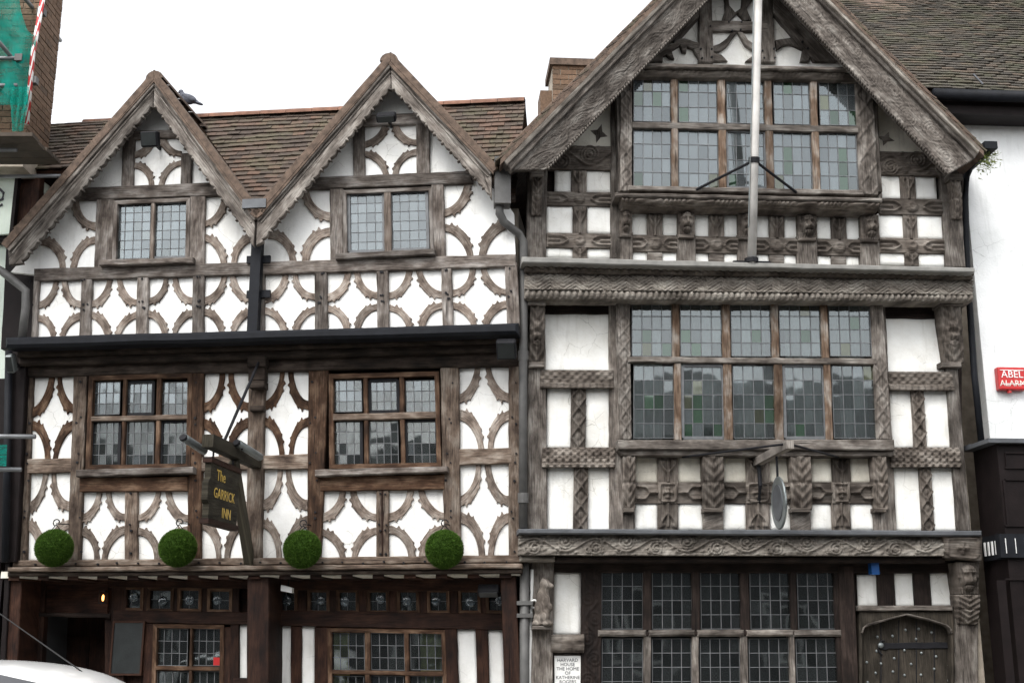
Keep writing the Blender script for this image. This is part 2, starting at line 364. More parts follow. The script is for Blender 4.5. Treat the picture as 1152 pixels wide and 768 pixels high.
def panel(fr, x0, y0, x1, y1, w, mat, parent, grow=3, bulge=0, name='plaster_panel'):
    ph = [R.uniform(0, 6.28) for _ in range(6)]
    def hf(S, T, Ls, Lt):
        h = .004*np.sin(S*9+ph[0])*np.sin(T*7+ph[1]) + .003*np.sin(S*17+T*9+ph[2]) + .0018*np.sin(S*40+ph[3])*np.sin(T*33+ph[4])
        if bulge:
            e = np.minimum(np.minimum(S, Ls-S), np.minimum(T, Lt-T)); h = h + bulge*(1-np.exp(-e/.02))
        return h
    q = fr.quad(x0, y0, x1, y1); q = [(q[0][0]-grow, q[0][1]-grow), (q[1][0]+grow, q[1][1]-grow), (q[2][0]+grow, q[2][1]+grow), (q[3][0]-grow, q[3][1]+grow)]
    return relief(fr, name, q, w, hf, mat, parent, res=.035, back=.03)
def brace(fr, q, corner, w, mat, parent, ri=.69, ro=.925, rx=.5, ry=.5):
    """cusped quarter-ring brace round one corner (0 TL,1 TR,2 BR,3 BL) of the panel quad q"""
    A = [fr.loc(*p, w) for p in q]; A = [Vector((a.x, a.z)) for a in A]
    o = A[corner]; adj = {0: (1, 3), 1: (0, 2), 2: (3, 1), 3: (2, 0)}[corner]
    ex, ey = (A[adj[0]]-o)*rx, (A[adj[1]]-o)*ry
    K = 48; vs = []; uv = []; fs = []; L = 0; jr = R.uniform(-.03, .03); cu = R.uniform(.04, .07); bo, bi_ = R.uniform(1.58, 1.78), R.uniform(1.68, 1.86); sh = R.uniform(-.03, .03)
    ph = [R.uniform(0, 6.28) for _ in range(3)]
    def sup(th, n): return math.copysign(abs(math.cos(th))**(2/n), math.cos(th)), math.copysign(abs(math.sin(th))**(2/n), math.sin(th))
    for k in range(K+1):
        d = k/K; th = RAD(-3 + 96*d); c = abs(d-.5-sh)
        out = ro + jr + .012*math.sin(d*7+ph[0]) + R.uniform(-.004, .004); rin = ri + jr*.5 + .015*math.sin(d*5+ph[1])
        if c < .27: out += .055
        if c < .15: out += .03
        out += cu*(math.exp(-((c-.245)/.02)**2) + .8*math.exp(-((c-.135)/.018)**2))
        (ax_, ay_), (bx_, by_) = sup(th, bi_), sup(th, bo)
        pi = o + ex*ax_*rin + ey*ay_*rin; po = o + ex*bx_*out + ey*by_*out
        e = (po-pi).normalized()*.006; L = k*.5*(ex.length+ey.length)*.02*3.0
        for p, ww, v in ((pi, w-.06, -.04), (pi, w-.007, 0), (pi+e, w, .006), (po-e, w, (po-pi).length), (po, w-.007, (po-pi).length+.006), (po, w-.06, (po-pi).length+.05)):
            vs.append((p.x, -ww, p.y)); uv.append((L, v))
    flip = corner in (0, 2)
    for k in range(K):
        for j in range(5):
            a = k*6+j; f = (a, a+1, a+7, a+6); fs.append(f[::-1] if flip else f)
    fs.append(tuple(range(6)) if not flip else tuple(range(5, -1, -1))); fs.append(tuple(K*6+j for j in range(5, -1, -1)) if not flip else tuple(K*6+j for j in range(6)))
    return link('brace', mesh('brace', vs, fs, uv), mat, parent)
def star(fr, x0, y0, x1, y1, wp, mat, parent, corners=(0, 1, 2, 3), plaster_too=True, **k):
    q = fr.quad(x0, y0, x1, y1)
    if plaster_too: panel(fr, x0, y0, x1, y1, wp, M['white'], parent)
    for c in corners: brace(fr, q, c, wp + R.uniform(.018, .026), mat, parent, **k)
def pegs(fr, pts, w, parent):
    mb = MB()
    for x, y in pts:
        p = fr.loc(x+R.uniform(-1, 1), y+R.uniform(-1, 1), w); r = R.uniform(.009, .014)
        mb.tube([p+Vector((0, .01, 0)), p+Vector((0, -R.uniform(.004, .014), 0))], r, 6)
    return tag(mb.build('pegs', M['black'], parent), kind='stuff')
def slab(fr, name, x0, y0, x1, y1, w0, w1, mat, parent, bev=.01, **k):   # long moulding
    return prism(fr, name, [(x0, y0), (x1, y0 if 'ry' not in k else k['ry'][0]), (x1, y1 if 'ry' not in k else k['ry'][1]), (x0, y1)], w0, w1, mat, parent, bev=bev, wob=.003, step=.25)

def text_mesh(body, size, mat, parent, mtx, name='lettering', ext=.002, align='CENTER', font_shear=0, spacing=1.0):
    cu = bpy.data.curves.new(name, 'FONT'); cu.body = body; cu.size = size; cu.extrude = ext; cu.align_x = align; cu.align_y = 'CENTER'; cu.resolution_u = 3; cu.space_line = 1.0; cu.shear = font_shear; cu.space_character = spacing
    o = bpy.data.objects.new('tmp', cu); C.objects.link(o)
    dg = bpy.context.evaluated_depsgraph_get(); me = bpy.data.meshes.new_from_object(o.evaluated_get(dg)); bpy.data.objects.remove(o); bpy.data.curves.remove(cu)
    me.name = name; me.transform(mtx); me.materials.clear(); return link(name, me, mat, parent)

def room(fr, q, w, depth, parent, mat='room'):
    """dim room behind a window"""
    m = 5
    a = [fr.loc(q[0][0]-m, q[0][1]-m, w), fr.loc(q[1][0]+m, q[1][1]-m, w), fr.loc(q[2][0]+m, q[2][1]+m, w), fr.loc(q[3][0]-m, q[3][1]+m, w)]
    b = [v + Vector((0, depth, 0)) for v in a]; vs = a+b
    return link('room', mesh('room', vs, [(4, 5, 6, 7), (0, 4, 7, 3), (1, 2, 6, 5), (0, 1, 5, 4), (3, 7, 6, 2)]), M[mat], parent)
def curtain(fr, q, w, parent, mat, amp=.02, freq=16):
    nu, nv = 90, 3; vs = []; fs = []; ph = R.uniform(0, 6)
    for j in range(nv+1):
        for i in range(nu+1):
            p = bil(q, i/nu, j/nv); v = fr.loc(p[0], p[1], w); v.y += amp*math.sin(v.x*freq*6.28+ph+.8*math.sin(v.x*9)) + amp*.5*math.sin(v.x*31+ph); vs.append(v)
    for j in range(nv):
        for i in range(nu): a = j*(nu+1)+i; fs.append((a, a+nu+1, a+nu+2, a+1))
    return link('curtain', mesh('curtain', vs, fs, smooth=True), mat, parent)
def lights(fr, win, rects, nc, nr, w, gfn, single=True, lw=.004, casements=(), stuff_mat=None):
    """leaded lights: every pane its own pane of glass, slightly out of true, between lead cames"""
    lead = MB(); st = MB(); cm = None
    for li, (x0, y0, x1, y1) in enumerate(rects):
        q = fr.quad(x0, y0, x1, y1)
        for i in range(nc):
            for j in range(nr):
                c = [bil(q, a/nc, b/nr) for a, b in ((i, j+1), (i+1, j+1), (i+1, j), (i, j))]
                tx, ty = R.gauss(0, .0004), R.gauss(0, .0004); off = [(-1, -1), (1, -1), (1, 1), (-1, 1)]
                P = [fr.loc(*p, w) + Vector((0, tx*o[0]+ty*o[1], 0)) for p, o in zip(c, off)]
                if single:
                    mb = MB(); mb.hexa([p+Vector((0, .004, 0)) for p in P], P)
                    mb.build('pane', gfn(li, i, j), win)
                else: st.hexa([p+Vector((0, .004, 0)) for p in P], P)
        for i in range(nc+1):
            a, b = fr.loc(*bil(q, i/nc, 0), w), fr.loc(*bil(q, i/nc, 1), w); d = Vector((lw, 0, 0)); f = Vector((0, -.007, 0)); g = Vector((0, .008, 0))
            lead.hexa([b-d+g, b+d+g, a+d+g, a-d+g], [b-d+f, b+d+f, a+d+f, a-d+f])
        for j in range(nr+1):
            a, b = fr.loc(*bil(q, 0, j/nr), w), fr.loc(*bil(q, 1, j/nr), w); d = Vector((0, 0, lw)); f = Vector((0, -.0055, 0)); g = Vector((0, .008, 0))
            lead.hexa([a-d+g, b-d+g, b+d+g, a+d+g], [a-d+f, b-d+f, b+d+f, a+d+f])
        if li in casements:
            cb = MB(); A = [fr.loc(*p, w) for p in q]; t = .016
            def bar(p, r, n): cb.hexa([p+n*-t+Vector((0, .012, 0)), r+n*-t+Vector((0, .012, 0)), r+n*t+Vector((0, .012, 0)), p+n*t+Vector((0, .012, 0))], [p+n*-t+Vector((0, -.018, 0)), r+n*-t+Vector((0, -.018, 0)), r+n*t+Vector((0, -.018, 0)), p+n*t+Vector((0, -.018, 0))])
            bar(A[0], A[1], Vector((0, 0, 1))); bar(A[3], A[2], Vector((0, 0, 1)))
            t2 = t
            for p, r in ((A[3], A[0]), (A[2], A[1])):
                cb.hexa([p+Vector((-t, .011, 0)), p+Vector((t, .011, 0)), r+Vector((t, .011, 0)), r+Vector((-t, .011, 0))], [p+Vector((-t, -.02, 0)), p+Vector((t, -.02, 0)), r+Vector((t, -.02, 0)), r+Vector((-t, -.02, 0))])
            cb.build('casement', M['came'] if casements[li] == 'pale' else M['black'], win)
    lead.build('lead_cames', M['came'], win)
    if not single: tag(st.build('panes', stuff_mat or M['gstuff'], win), kind='stuff')

def tiles(name, O, es, et, en, Ls, Lt, mat, parent, tw=.15, gauge=.088, skip=None, sag=.02, jit=.0045):
    """overlapping clay tiles laid in courses on a plane: O lower corner, es along the eave, et up the slope, en outward"""
    mb = MB(); ph = R.uniform(0, 6)
    nr = int(Lt/gauge)+1
    for r in range(nr):
        off = (r % 2)*tw/2; c0 = -1; wob = R.uniform(-.005, .005)
        for c in range(c0, int(Ls/tw)+1):
            s0 = c*tw+off; s1 = s0+tw-.004
            s0c, s1c = max(s0, 0), min(s1, Ls)
            if s1c-s0c < .02: continue
            t0 = r*gauge + wob + jit*1.5*math.sin(s0*2.1+r*.35+ph) + R.uniform(-jit, jit); t1 = min(t0 + gauge*1.9, Lt+.05)
            if skip and skip((s0c+s1c)/2, t0): continue
            lift = R.uniform(-.003, .008); tl = R.uniform(-.004, .004); dip = sag*math.sin((s0c)*1.3+ph)*math.sin(t0*1.1+1)
            def P(s, t, h): return O + es*s + et*t + en*(h+dip)
            hl, hh = .038+lift, .008
            a = [P(s0c, t0, hl-.016-tl), P(s1c, t0, hl-.016+tl), P(s1c, t1, hh-.012), P(s0c, t1, hh-.012)]
            b = [P(s0c, t0, hl-tl), P(s1c, t0, hl+tl), P(s1c, t1, hh), P(s0c, t1, hh)]
            mb.hexa(a, b)
    return tag(mb.build(name, mat, parent), kind='stuff')
def bricks(name, O, eu, en, Lu, Lz, parent, mat, bl=.215, bh=.065, j=.01, keys={}):
    """individual bricks sharing one mesh, on a wall plane: O lower left, eu along, en outward"""
    k = (name,)
    if k not in keys: keys[k] = MB().box((0, -.011, 0), (bl, .03, bh)).build(name, mat).data; bpy.data.objects.remove([o for o in C.objects if o.data == keys[k]][0])
    ang = math.atan2(eu.y, eu.x); n = 0
    for r in range(int(Lz/(bh+j))):
        off = (r % 2)*(bl+j)/2
        c = -1
        while True:
            c += 1; s0 = c*(bl+j)-off; s1 = s0+bl
            if s0 >= Lu-.03: break
            a, b = max(s0, 0), min(s1, Lu)
            if b-a < .03: continue
            o = link(name, keys[k], None, parent); o.location = O + eu*a + Vector((0, 0, r*(bh+j))) + en*R.uniform(-.002, .004)
            o.rotation_euler = (0, 0, ang); o.scale = ((b-a)/bl, 1, 1); n += 1
    return n
def blob(name, parts, vox, mat, parent, smooth=4):
    """one continuous sculpted body from overlapping ellipsoids: (centre, radii[, rotation])"""
    bm = bmesh.new()
    for p in parts:
        c, r = Vector(p[0]), p[1]; rot = p[2] if len(p) > 2 else (0, 0, 0)
        from mathutils import Euler
        mt = Matrix.Translation(c) @ Euler(rot).to_matrix().to_4x4() @ Matrix.Diagonal((*r, 1))
        bmesh.ops.create_icosphere(bm, subdivisions=3, radius=1, matrix=mt)
    me = bpy.data.meshes.new(name); bm.to_mesh(me); bm.free(); o = link(name, me, mat, parent)
    md = o.modifiers.new('remesh', 'REMESH'); md.mode = 'VOXEL'; md.voxel_size = vox; md.use_smooth_shade = True
    if smooth: sm = o.modifiers.new('smooth', 'SMOOTH'); sm.iterations = smooth; sm.factor = .5
    dg = bpy.context.evaluated_depsgraph_get(); m2 = bpy.data.meshes.new_from_object(o.evaluated_get(dg)); o.modifiers.clear(); o.data = m2; bpy.data.meshes.remove(me)
    l = m2.uv_layers.new(name='UVMap') if not m2.uv_layers else m2.uv_layers[0]
    for lp in m2.loops: v = m2.vertices[lp.vertex_index].co; l.data[lp.index].uv = (v.z, v.x+v.y)
    return o

# ------------------------------------------------------------------ the setting: ground, road, pavements
def sheet(name, x0, y0, x1, y1, z, mat, thick=0):
    mb = MB()
    if thick: mb.box((x0, y0, z-thick), (x1, y1, z))
    else: mb.v += [Vector(p) for p in ((x0, y0, z), (x1, y0, z), (x1, y1, z), (x0, y1, z))]; mb.f.append((0, 1, 2, 3)); mb.uv += [(x0, y0), (x1, y0), (x1, y1), (x0, y1)]
    return tag(mb.build(name, mat), kind='structure')
M['earth'] = plain('earth', (.16, .15, .13), .95, 0, .3, .5)
M['asphalt'] = plain('asphalt', (.05, .05, .052), .9, 0, .3, 3)
M['paving'] = plain('paving_stone', (.27, .26, .24), .9, 0, .25, 2)
M['kerb'] = plain('kerb_stone', (.32, .31, .29), .9, 0, .2, 4)
M['yellowline'] = plain('yellow_road_paint', (.55, .42, .05), .8, 0, .2, 6)
sheet('ground', -600, -600, 600, 600, -.14, M['earth'])
sheet('road', -60, .6, 60, 10.45, -.124, M['asphalt'])
sheet('pavement', -60, 10.6, 60, 15, -.005, M['paving'], .12)
sheet('pavement', -60, -2.6, 60, .45, -.005, M['paving'], .12)
sheet('kerb', -60, 10.45, 60, 10.6, 0, M['kerb'], .13)
sheet('kerb', -60, .45, 60, .6, 0, M['kerb'], .13)
for y in (10.05, 10.22): sheet('road_marking', -60, y, 60, y+.07, -.12, M['yellowline'])

# ------------------------------------------------------------------ the inn on the left (two small gables)
G = FG
inn = empty('timber_framed_inn', G.o, G.ang, 'white plastered timber-framed inn with two small gables and curved cusped braces', 'inn')
W1, W2, W0 = 0.0, .30, -.45
gx = lambda y, a, b, x: a + (b-a)*x            # helper
def sl(y, x, xr=300): return y + interp(G.slope, y)*(x-xr)
# --- attic storey: band of stars
T = M['timtop']; BR = M['brace']
band = [(42, 90), (102, 153), (166, 216), (229, 283), (297, 354), (368, 424), (437, 497), (509, 569)]
for a, b in band:
    xm = (a+b)/2; star(G, a, sl(308, xm), b, sl(378, xm), W2, BR, inn)
for a, b in [(36, 42), (90, 102), (153, 166), (216, 229), (283, 297), (354, 368), (424, 437), (497, 509), (569, 583)]:
    xm = (a+b)/2; rect(G, 'post', a, sl(303, xm), b, sl(380, xm), W2-.1, W2+.052, T, inn)
prism(G, 'rail', [(38, 302), (290, 294.5), (290, 308.5), (38, 316)], W2-.1, W2+.058, T, inn)
prism(G, 'rail', [(290.5, 294.5), (580, 285.5), (580, 299.5), (290.5, 308.5)], W2-.1, W2+.06, T, inn)
# --- gables
def gable_wall(pts, mat, name='plaster_panel', w=W2):
    return prism(G, name, pts, w-.06, w-.002, mat, inn, bev=.001, wob=0, rough=False)
for P_ in ([(84, 222), (172, 110), (250, 218)], [(12, 306), (83, 222.5), (114, 222.5), (114, 304), (40, 309)], [(222, 219.5), (251, 218.5), (284, 262), (284, 302), (222, 303)],
           [(342, 208.5), (439, 92), (536, 202)], [(288, 298), (290, 268), (341, 209), (378, 209), (378, 296)], [(493, 203.5), (537, 202.5), (560, 215), (578, 240), (580, 290), (493, 292)]): gable_wall(P_, M['white'])
for pts in ([(88, 211), (242, 205), (246, 219.5), (84, 225)], [(346, 199.5), (528, 192), (532, 205.5), (342, 213)]):
    prism(G, 'rail', pts, W2-.05, W2+.06, T, inn)
for a in [(107, 222, 127, 303), (213, 219, 230, 300), (371, 212, 386, 296), (486, 205, 500, 291)]: rect(G, 'post', *a, W2-.05, W2+.05, T, inn)
for a in [(137, 150, 150, 212), (203, 172, 215, 208), (397, 140, 410, 201), (468, 136, 483, 196)]: rect(G, 'post', *a, W2-.05, W2+.048, T, inn)
rect(G, 'collar', 150, 146, 203, 155, W2-.05, W2+.056, T, inn); rect(G, 'collar', 408, 128, 474, 140, W2-.05, W2+.056, T, inn)
star(G, 150, 150, 203, 208, W2, BR, inn, plaster_too=False); star(G, 410, 137, 468, 197, W2, BR, inn, plaster_too=False)
star(G, 47, 224, 107, 302, W2, BR, inn, (1, 2, 3), False); star(G, 230, 220, 286, 298, W2, BR, inn, (0, 2, 3), False)
star(G, 302, 212, 371, 296, W2, BR, inn, (1, 2, 3), False); star(G, 500, 204, 570, 289, W2, BR, inn, (0, 2, 3), False)
def scallop(a, b, n, depth):
    """inner edge a->b in pixels with n cusped scallops biting outwards (to the left of a->b)"""
    out = []; dx, dy = b[0]-a[0], b[1]-a[1]; L = math.hypot(dx, dy); nx, ny = dy/L, -dx/L
    for k in range(n):
        for f, d in ((0, 0), (.12, .9), (.3, .55), (.5, .35), (.7, .55), (.88, .95)):
            t = (k+f)/n; out.append((a[0]+dx*t+nx*depth*d, a[1]+dy*t+ny*depth*d))
    out.append(b); return out
def barge(apo, foo, api, foi, foot_extra, n, mat, mould):
    s = 1 if foo[0] > apo[0] else -1
    inner = scallop(api, foi, n, 3.2*s) if s > 0 else scallop(api, foi, n, -3.2)
    prism(G, 'bargeboard', [apo] + inner + foot_extra + [foo], W2+.24, W2+.30, mat, inn, bev=.006, wob=.001, step=.2)
    d = Vector((foo[0]-apo[0], foo[1]-apo[1])).normalized(); nrm = Vector((-d.y, d.x)) if s > 0 else Vector((d.y, -d.x))
    def strip(o0, o1, w0, w1, m, nm='barge_moulding'):
        prism(G, nm, [(apo[0], apo[1]+o0*1.35), (foo[0]+nrm.x*o0, foo[1]+nrm.y*o0), (foo[0]+nrm.x*o1, foo[1]+nrm.y*o1), (apo[0], apo[1]+o1*1.35)], w0, w1, m, inn, bev=.006, wob=.002)
    strip(-2.5, 2.2, W2+.2, W2+.33, mat); strip(4.6, 6.4, W2+.22, W2+.312, mat)
    strip(-11, -2.6, W2+.1, W2+.345, M['verge'], 'verge')
bm_ = M['htim']
barge((173, 93), (9, 281), (172, 121), (25, 296), [(10, 298)], 15, bm_, T)
barge((173.6, 93), (287, 247), (172.6, 121), (281, 271), [(285, 277)], 13, bm_, T)
barge((439, 73), (289, 247), (440, 101), (296, 272), [(288, 276)], 15, bm_, T)
barge((439.6, 73), (553, 195), (440.6, 101), (551, 222), [(553, 224)], 12, bm_, T)
# --- roofs
def L3(px, py, w): return G.loc(px, py, w)
root_inv = None
ridgeY = 13.45
rl, rr = G.loc(57, 143, -.95), G.loc(591, 116, -.95)
zr = (rl.z+rr.z)/2
ev = G.loc(300, 232, W2+.1)
uL, uR = G.loc(46, 200, 0).x, rr.x
roof = MB()
yb = .95; zr = G.loc(300, 131, -.95).z; ye, ze = -.2, ev.z+.01
zl, zrr = rl.z, rr.z
tl_, tr_ = Vector((uL, yb, rl.z)), Vector((uR, yb, rr.z)); bl_, br_ = Vector((uL, ye, ze)), Vector((uR, ye, ze))
kf = .5                                    # the lower part of the slope only exists between the two gables
ml_, mr_ = bl_.lerp(tl_, kf), br_.lerp(tr_, kf)
roof.v += [tl_, tr_, mr_, ml_, Vector((uL, 3.2, ze)), Vector((uR, 3.2, ze))]; roof.f += [(0, 3, 2, 1), (0, 1, 5, 4)]; roof.uv += [(0, 0)]*6
spans = [(G.loc(a_, 225, W2).x, G.loc(b_, 225, W2).x) for a_, b_ in ((219, 381), (505, 600))]
for a_, b_ in spans:
    f0_, f1_ = (a_-uL)/(uR-uL), (min(b_, uR)-uL)/(uR-uL); i_ = len(roof.v)
    roof.v += [ml_.lerp(mr_, f0_), ml_.lerp(mr_, f1_), bl_.lerp(br_, f1_), bl_.lerp(br_, f0_)]; roof.f.append((i_, i_+3, i_+2, i_+1)); roof.uv += [(0, 0)]*4
roof_o = roof.build('roof', M['tile'], inn)
es = (br_-bl_).normalized(); et = (tl_-bl_); et = (et - es*et.dot(es)); Lt = et.length; et.normalize(); en = es.cross(et).normalized()
es2 = (tr_-tl_).normalized()
if en.y > 0: en = -en
tiles('roof_tiles', bl_+en*.01, es2 if False else es, et, en, (br_-bl_).length, (tr_-br_).length*1.0+.02, M['tile'], roof_o, skip=lambda s, t: (t < kf*(tl_-bl_).length and not any(a_ < uL+s < b_ for a_, b_ in spans)) or t > (tl_-bl_).length + ((tr_-br_).length-(tl_-bl_).length)*s/(br_-bl_).length)
n = 17
for k in range(n):
    a = tl_.lerp(tr_, k/n); b = tl_.lerp(tr_, (k+1)/n-.001); mb = MB(); m_ = []
    for p, sc in ((a, 1), (b, .97)):
        for j in range(9):
            th = math.pi*(j/8); m_.append(p + Vector((0, -.11*math.cos(th)*sc, .085*math.sin(th)*sc-.015)))
    mb.v += m_; mb.uv += [(0, 0)]*18; mb.f += [(j, j+1, j+10, j+9) for j in range(8)]
    mb.build('ridge_tile', M['ridge'], roof_o)
def gable_roof(ap, fl, frr):
    A = G.loc(*ap, W2+.34); Lf = G.loc(*fl, W2+.34); Rf = G.loc(*frr, W2+.34); back = Vector((0, 1.45, 0)); up = Vector((0, 0, -.07))
    mb = MB(); 
    for F in (Lf, Rf):
        a, b = A+up, F+up; d = Vector((0, 0, -.05))
        q0 = [b+d, b+back+d, A+up+back+d, a+d]; q1 = [b, b+back, A+up+back, a]; mb.hexa(q0, q1)
    ro = mb.build('gable_roof', M['verge'], inn)
    for F, sgn in ((Lf, -1), (Rf, 1)):
        et = (A-F); Lt = et.length; et.normalize(); es = Vector((0, 1, 0)); en = et.cross(es)*(-sgn); en.normalize()
        if en.z < 0: en = -en
        O = F + up if sgn > 0 else F + up
        tiles('roof_tiles', O - et*.02, es, et, en, 1.4, Lt, M['tile'], ro, sag=.005)
    for k in range(4):
        mb = MB(); y0, y1 = k*.36, k*.36+.355
        for y in (y0, y1):
            for j in range(9):
                th = math.pi*j/8; mb.v.append(A + Vector((-.1*math.cos(th), y, .09*math.sin(th)-.075))); mb.uv.append((0, 0))
        mb.f += [(j+9, j+10, j+1, j) for j in range(8)]; mb.f.append(tuple(range(9)))
        mb.build('ridge_tile', M['verge'], ro)
gable_roof((174, 81), (8, 264), (281, 226)); gable_roof((437.5, 61), (296, 228), (555, 184))
# --- attic windows
def sky_glass(li, i, j):
    x = R.random(); return M['clear2'] if x < .93 else M['clear']
def frame4(fr, name, x0, y0, x1, y1, t, w0, w1, mat, parent, sill=None):
    """window frame as one mesh: outer minus inner rectangle"""
    q = fr.quad(x0, y0, x1, y1); qi = fr.quad(x0+t, y0+t, x1-t, y1-t); A = [fr.loc(*p, w1) for p in q]; B = [fr.loc(*p, w1) for p in qi]
    dy = Vector((0, w1-w0, 0)); mb = MB()
    for k in range(4):
        a, b, c, d = A[k], A[(k+1) % 4], B[(k+1) % 4], B[k]; mb.hexa([d+dy, c+dy, b+dy, a+dy], [d, c, b, a])
    return mb.build(name, mat, parent)
for (x0, y0, x1, y1, lts, mx, sill) in [(127, 224, 213, 295, [(131, 229, 169, 291), (173, 228, 211, 290)], (169, 173), [(111, 292), (217, 289), (217, 295.5), (111, 298.5)]),
                                       (386, 212, 487, 287, [(393, 218, 432, 283), (440, 216, 481, 281)], (432, 440), [(377, 285), (489, 279.5), (489, 286), (377, 291.5)])]:
    win = frame4(G, 'window', x0, y0, x1, y1, 4, W2-.06, W2+.06, T, inn)
    rect(G, 'mullion', mx[0], y0+3, mx[1], y1-3, W2-.05, W2+.055, M['brace'], win)
    lights(G, win, lts, 4, 6, W2+.005, sky_glass, casements={1: 'pale'} if x0 < 300 else {0: 'pale', 1: 'pale'}, lw=.0022)
    prism(G, 'sill', sill, W2, W2+.13, T, win); room(G, G.quad(x0, y0, x1, y1), W2-.05, .45, win)
# --- gutter and mouldings over the first floor
prism(G, 'gutter', [(5, 379), (583, 362.5), (583, 375), (5, 390.5)], W2-.02, W2+.19, M['gutter'], inn, bev=.03, wob=.004, step=.5)
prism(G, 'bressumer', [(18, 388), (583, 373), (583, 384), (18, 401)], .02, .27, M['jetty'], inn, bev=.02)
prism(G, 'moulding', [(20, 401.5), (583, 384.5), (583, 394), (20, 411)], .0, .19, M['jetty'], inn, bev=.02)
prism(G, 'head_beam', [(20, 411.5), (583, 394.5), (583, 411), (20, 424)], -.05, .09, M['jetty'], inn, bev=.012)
# --- first floor
B1 = M['tim']
for a in [(36, 424, 83, 517), (229, 421, 279, 513), (297, 419, 347, 511), (516, 410, 573, 505)]: star(G, *a, W1, M['timbrown'] if a[0] < 300 else BR, inn)
for a in [(29, 532, 77, 628), (226, 529, 277, 628), (294, 528, 345, 628), (518, 523, 572, 624), (89, 552, 140, 628), (155, 552, 211, 628), (360, 551, 423, 628), (437, 550, 500, 627)]: star(G, *a, W1, BR, inn)
for pts in ([(30, 516), (84, 515), (84, 531), (30, 532)], [(224, 514), (280, 512), (280, 528), (224, 530)], [(294, 512), (348, 510), (348, 527), (294, 528)], [(514, 505), (576, 503), (576, 521), (514, 523)]):
    prism(G, 'rail', pts, -.05, .06, B1, inn)
def post(x0, y0, x1, y1, x2, x3, m=B1, w=.055): return prism(G, 'post', [(x0, y0), (x1, y0), (x3, y1), (x2, y1)], -.06, w, m, inn)
post(22, 418, 37, 632, 16, 29); post(83, 415, 98, 632, 75, 89, B1, .065); post(213, 413, 229, 632, 210, 225, M['timbrown'], .065)
post(280, 405, 298, 632, 276, 293, B1, .08); post(347, 408, 370, 632, 345, 360, M['timbrown'], .065); post(495, 403, 516, 632, 500, 518, B1, .065); post(572, 396, 585, 632, 572, 586, B1, .058)
post(140, 550, 154, 630, 140, 154); post(423, 549, 437, 630, 423, 437)
prism(G, 'groove_batten', [(429, 551), (431, 551), (431, 628), (429, 628)], .05, .062, M['timdark'], inn, bev=.002)
# carved post head above the sign
for y0, y1, w, x0, x1 in [(398, 412, .2, 278, 299), (412, 428, .16, 279, 298), (428, 436, .2, 280, 297), (456, 462, .15, 281, 296)]: rect(G, 'post_capital', x0, y0, x1, y1, .05, w, M['jetty'], inn)
prism(G, 'beam_below_sill', [(89, 537), (211, 535.5), (211, 552), (89, 553)], -.05, .075, M['timbrown'], inn)
prism(G, 'beam_below_sill', [(360, 536), (500, 533), (500, 550), (360, 552)], -.05, .075, M['timbrown'], inn)
def dark_glass(li, i, j):
    x = R.random(); return M['clear'] if x < .93 else M['clear2']
for k, (x0, y0, x1, y1, cols, rows, sill, head) in enumerate([
    (98, 421, 215, 527, [(104, 135), (143, 173), (182, 213)], [(430, 466), (474, 524)], [(85, 528), (217, 524.5), (217, 532), (85, 536)], 0),
    (370, 419, 495, 526, [(373, 407), (416, 448), (457, 492)], [(428, 463), (473, 524)], [(354, 528), (503, 524), (503, 530.5), (354, 535.5)], 0)]):
    win = frame4(G, 'window', x0, y0, x1, y1, 5, -.08, .075, M['timbrown'], inn)
    mm = M['timbrown'] if k == 0 else M['brace']
    for a, b in ((cols[0][1]+2, cols[1][0]-2), (cols[1][1]+2, cols[2][0]-2)): rect(G, 'mullion', a, y0+4, b, y1-4, -.05, .068, M['timbrown'], win)
    xm = (x0+x1)/2; rect(G, 'transom', x0+4, rows[0][1]+1, x1-4, rows[1][0]-1.5, -.05, .08, M['tim'], win)
    for ri, (ya, yb_) in enumerate(rows):
        lights(G, win, [(c0, ya, c1, yb_) for c0, c1 in cols], 4, 3 if ri == 0 else 4, .01, dark_glass if ri else sky_glass, casements=({1: 'b'} if ri == 0 else {0: 'b', 2: 'b'}), lw=.0035)
    prism(G, 'sill', sill, 0, .17, M['timtop'], win); room(G, G.quad(x0, y0, x1, y1), -.07, 1.0, win)
# --- jetty over the ground floor
prism(G, 'jetty_beam', [(14, 630), (586, 624), (586, 633), (14, 637.5)], -.1, .09, B1, inn, bev=.012)
prism(G, 'cornice', [(8, 637.5), (587, 633.5), (587, 639), (8, 643)], -.1, .17, B1, inn, bev=.012)
prism(G, 'cornice', [(8, 643.2), (587, 639.2), (587, 645), (8, 648)], -.1, .13, M['jetty'], inn, bev=.012)
D0 = M['timdark']; zs = G.loc(300, 646, .13).z; u0, u1 = G.loc(6, 640, 0).x, G.loc(586, 640, 0).x
MB().box((u0, -.08, zs-.018), (u1, .6, zs+.05)).build('soffit', M['hstain'], inn)
for k in range(17):
    u = u0+.15+k*(u1-u0-.3)/16; MB().box((u-.06, -.084, zs-.04), (u+.06, .6, zs+.03)).build('joist', D0, inn)
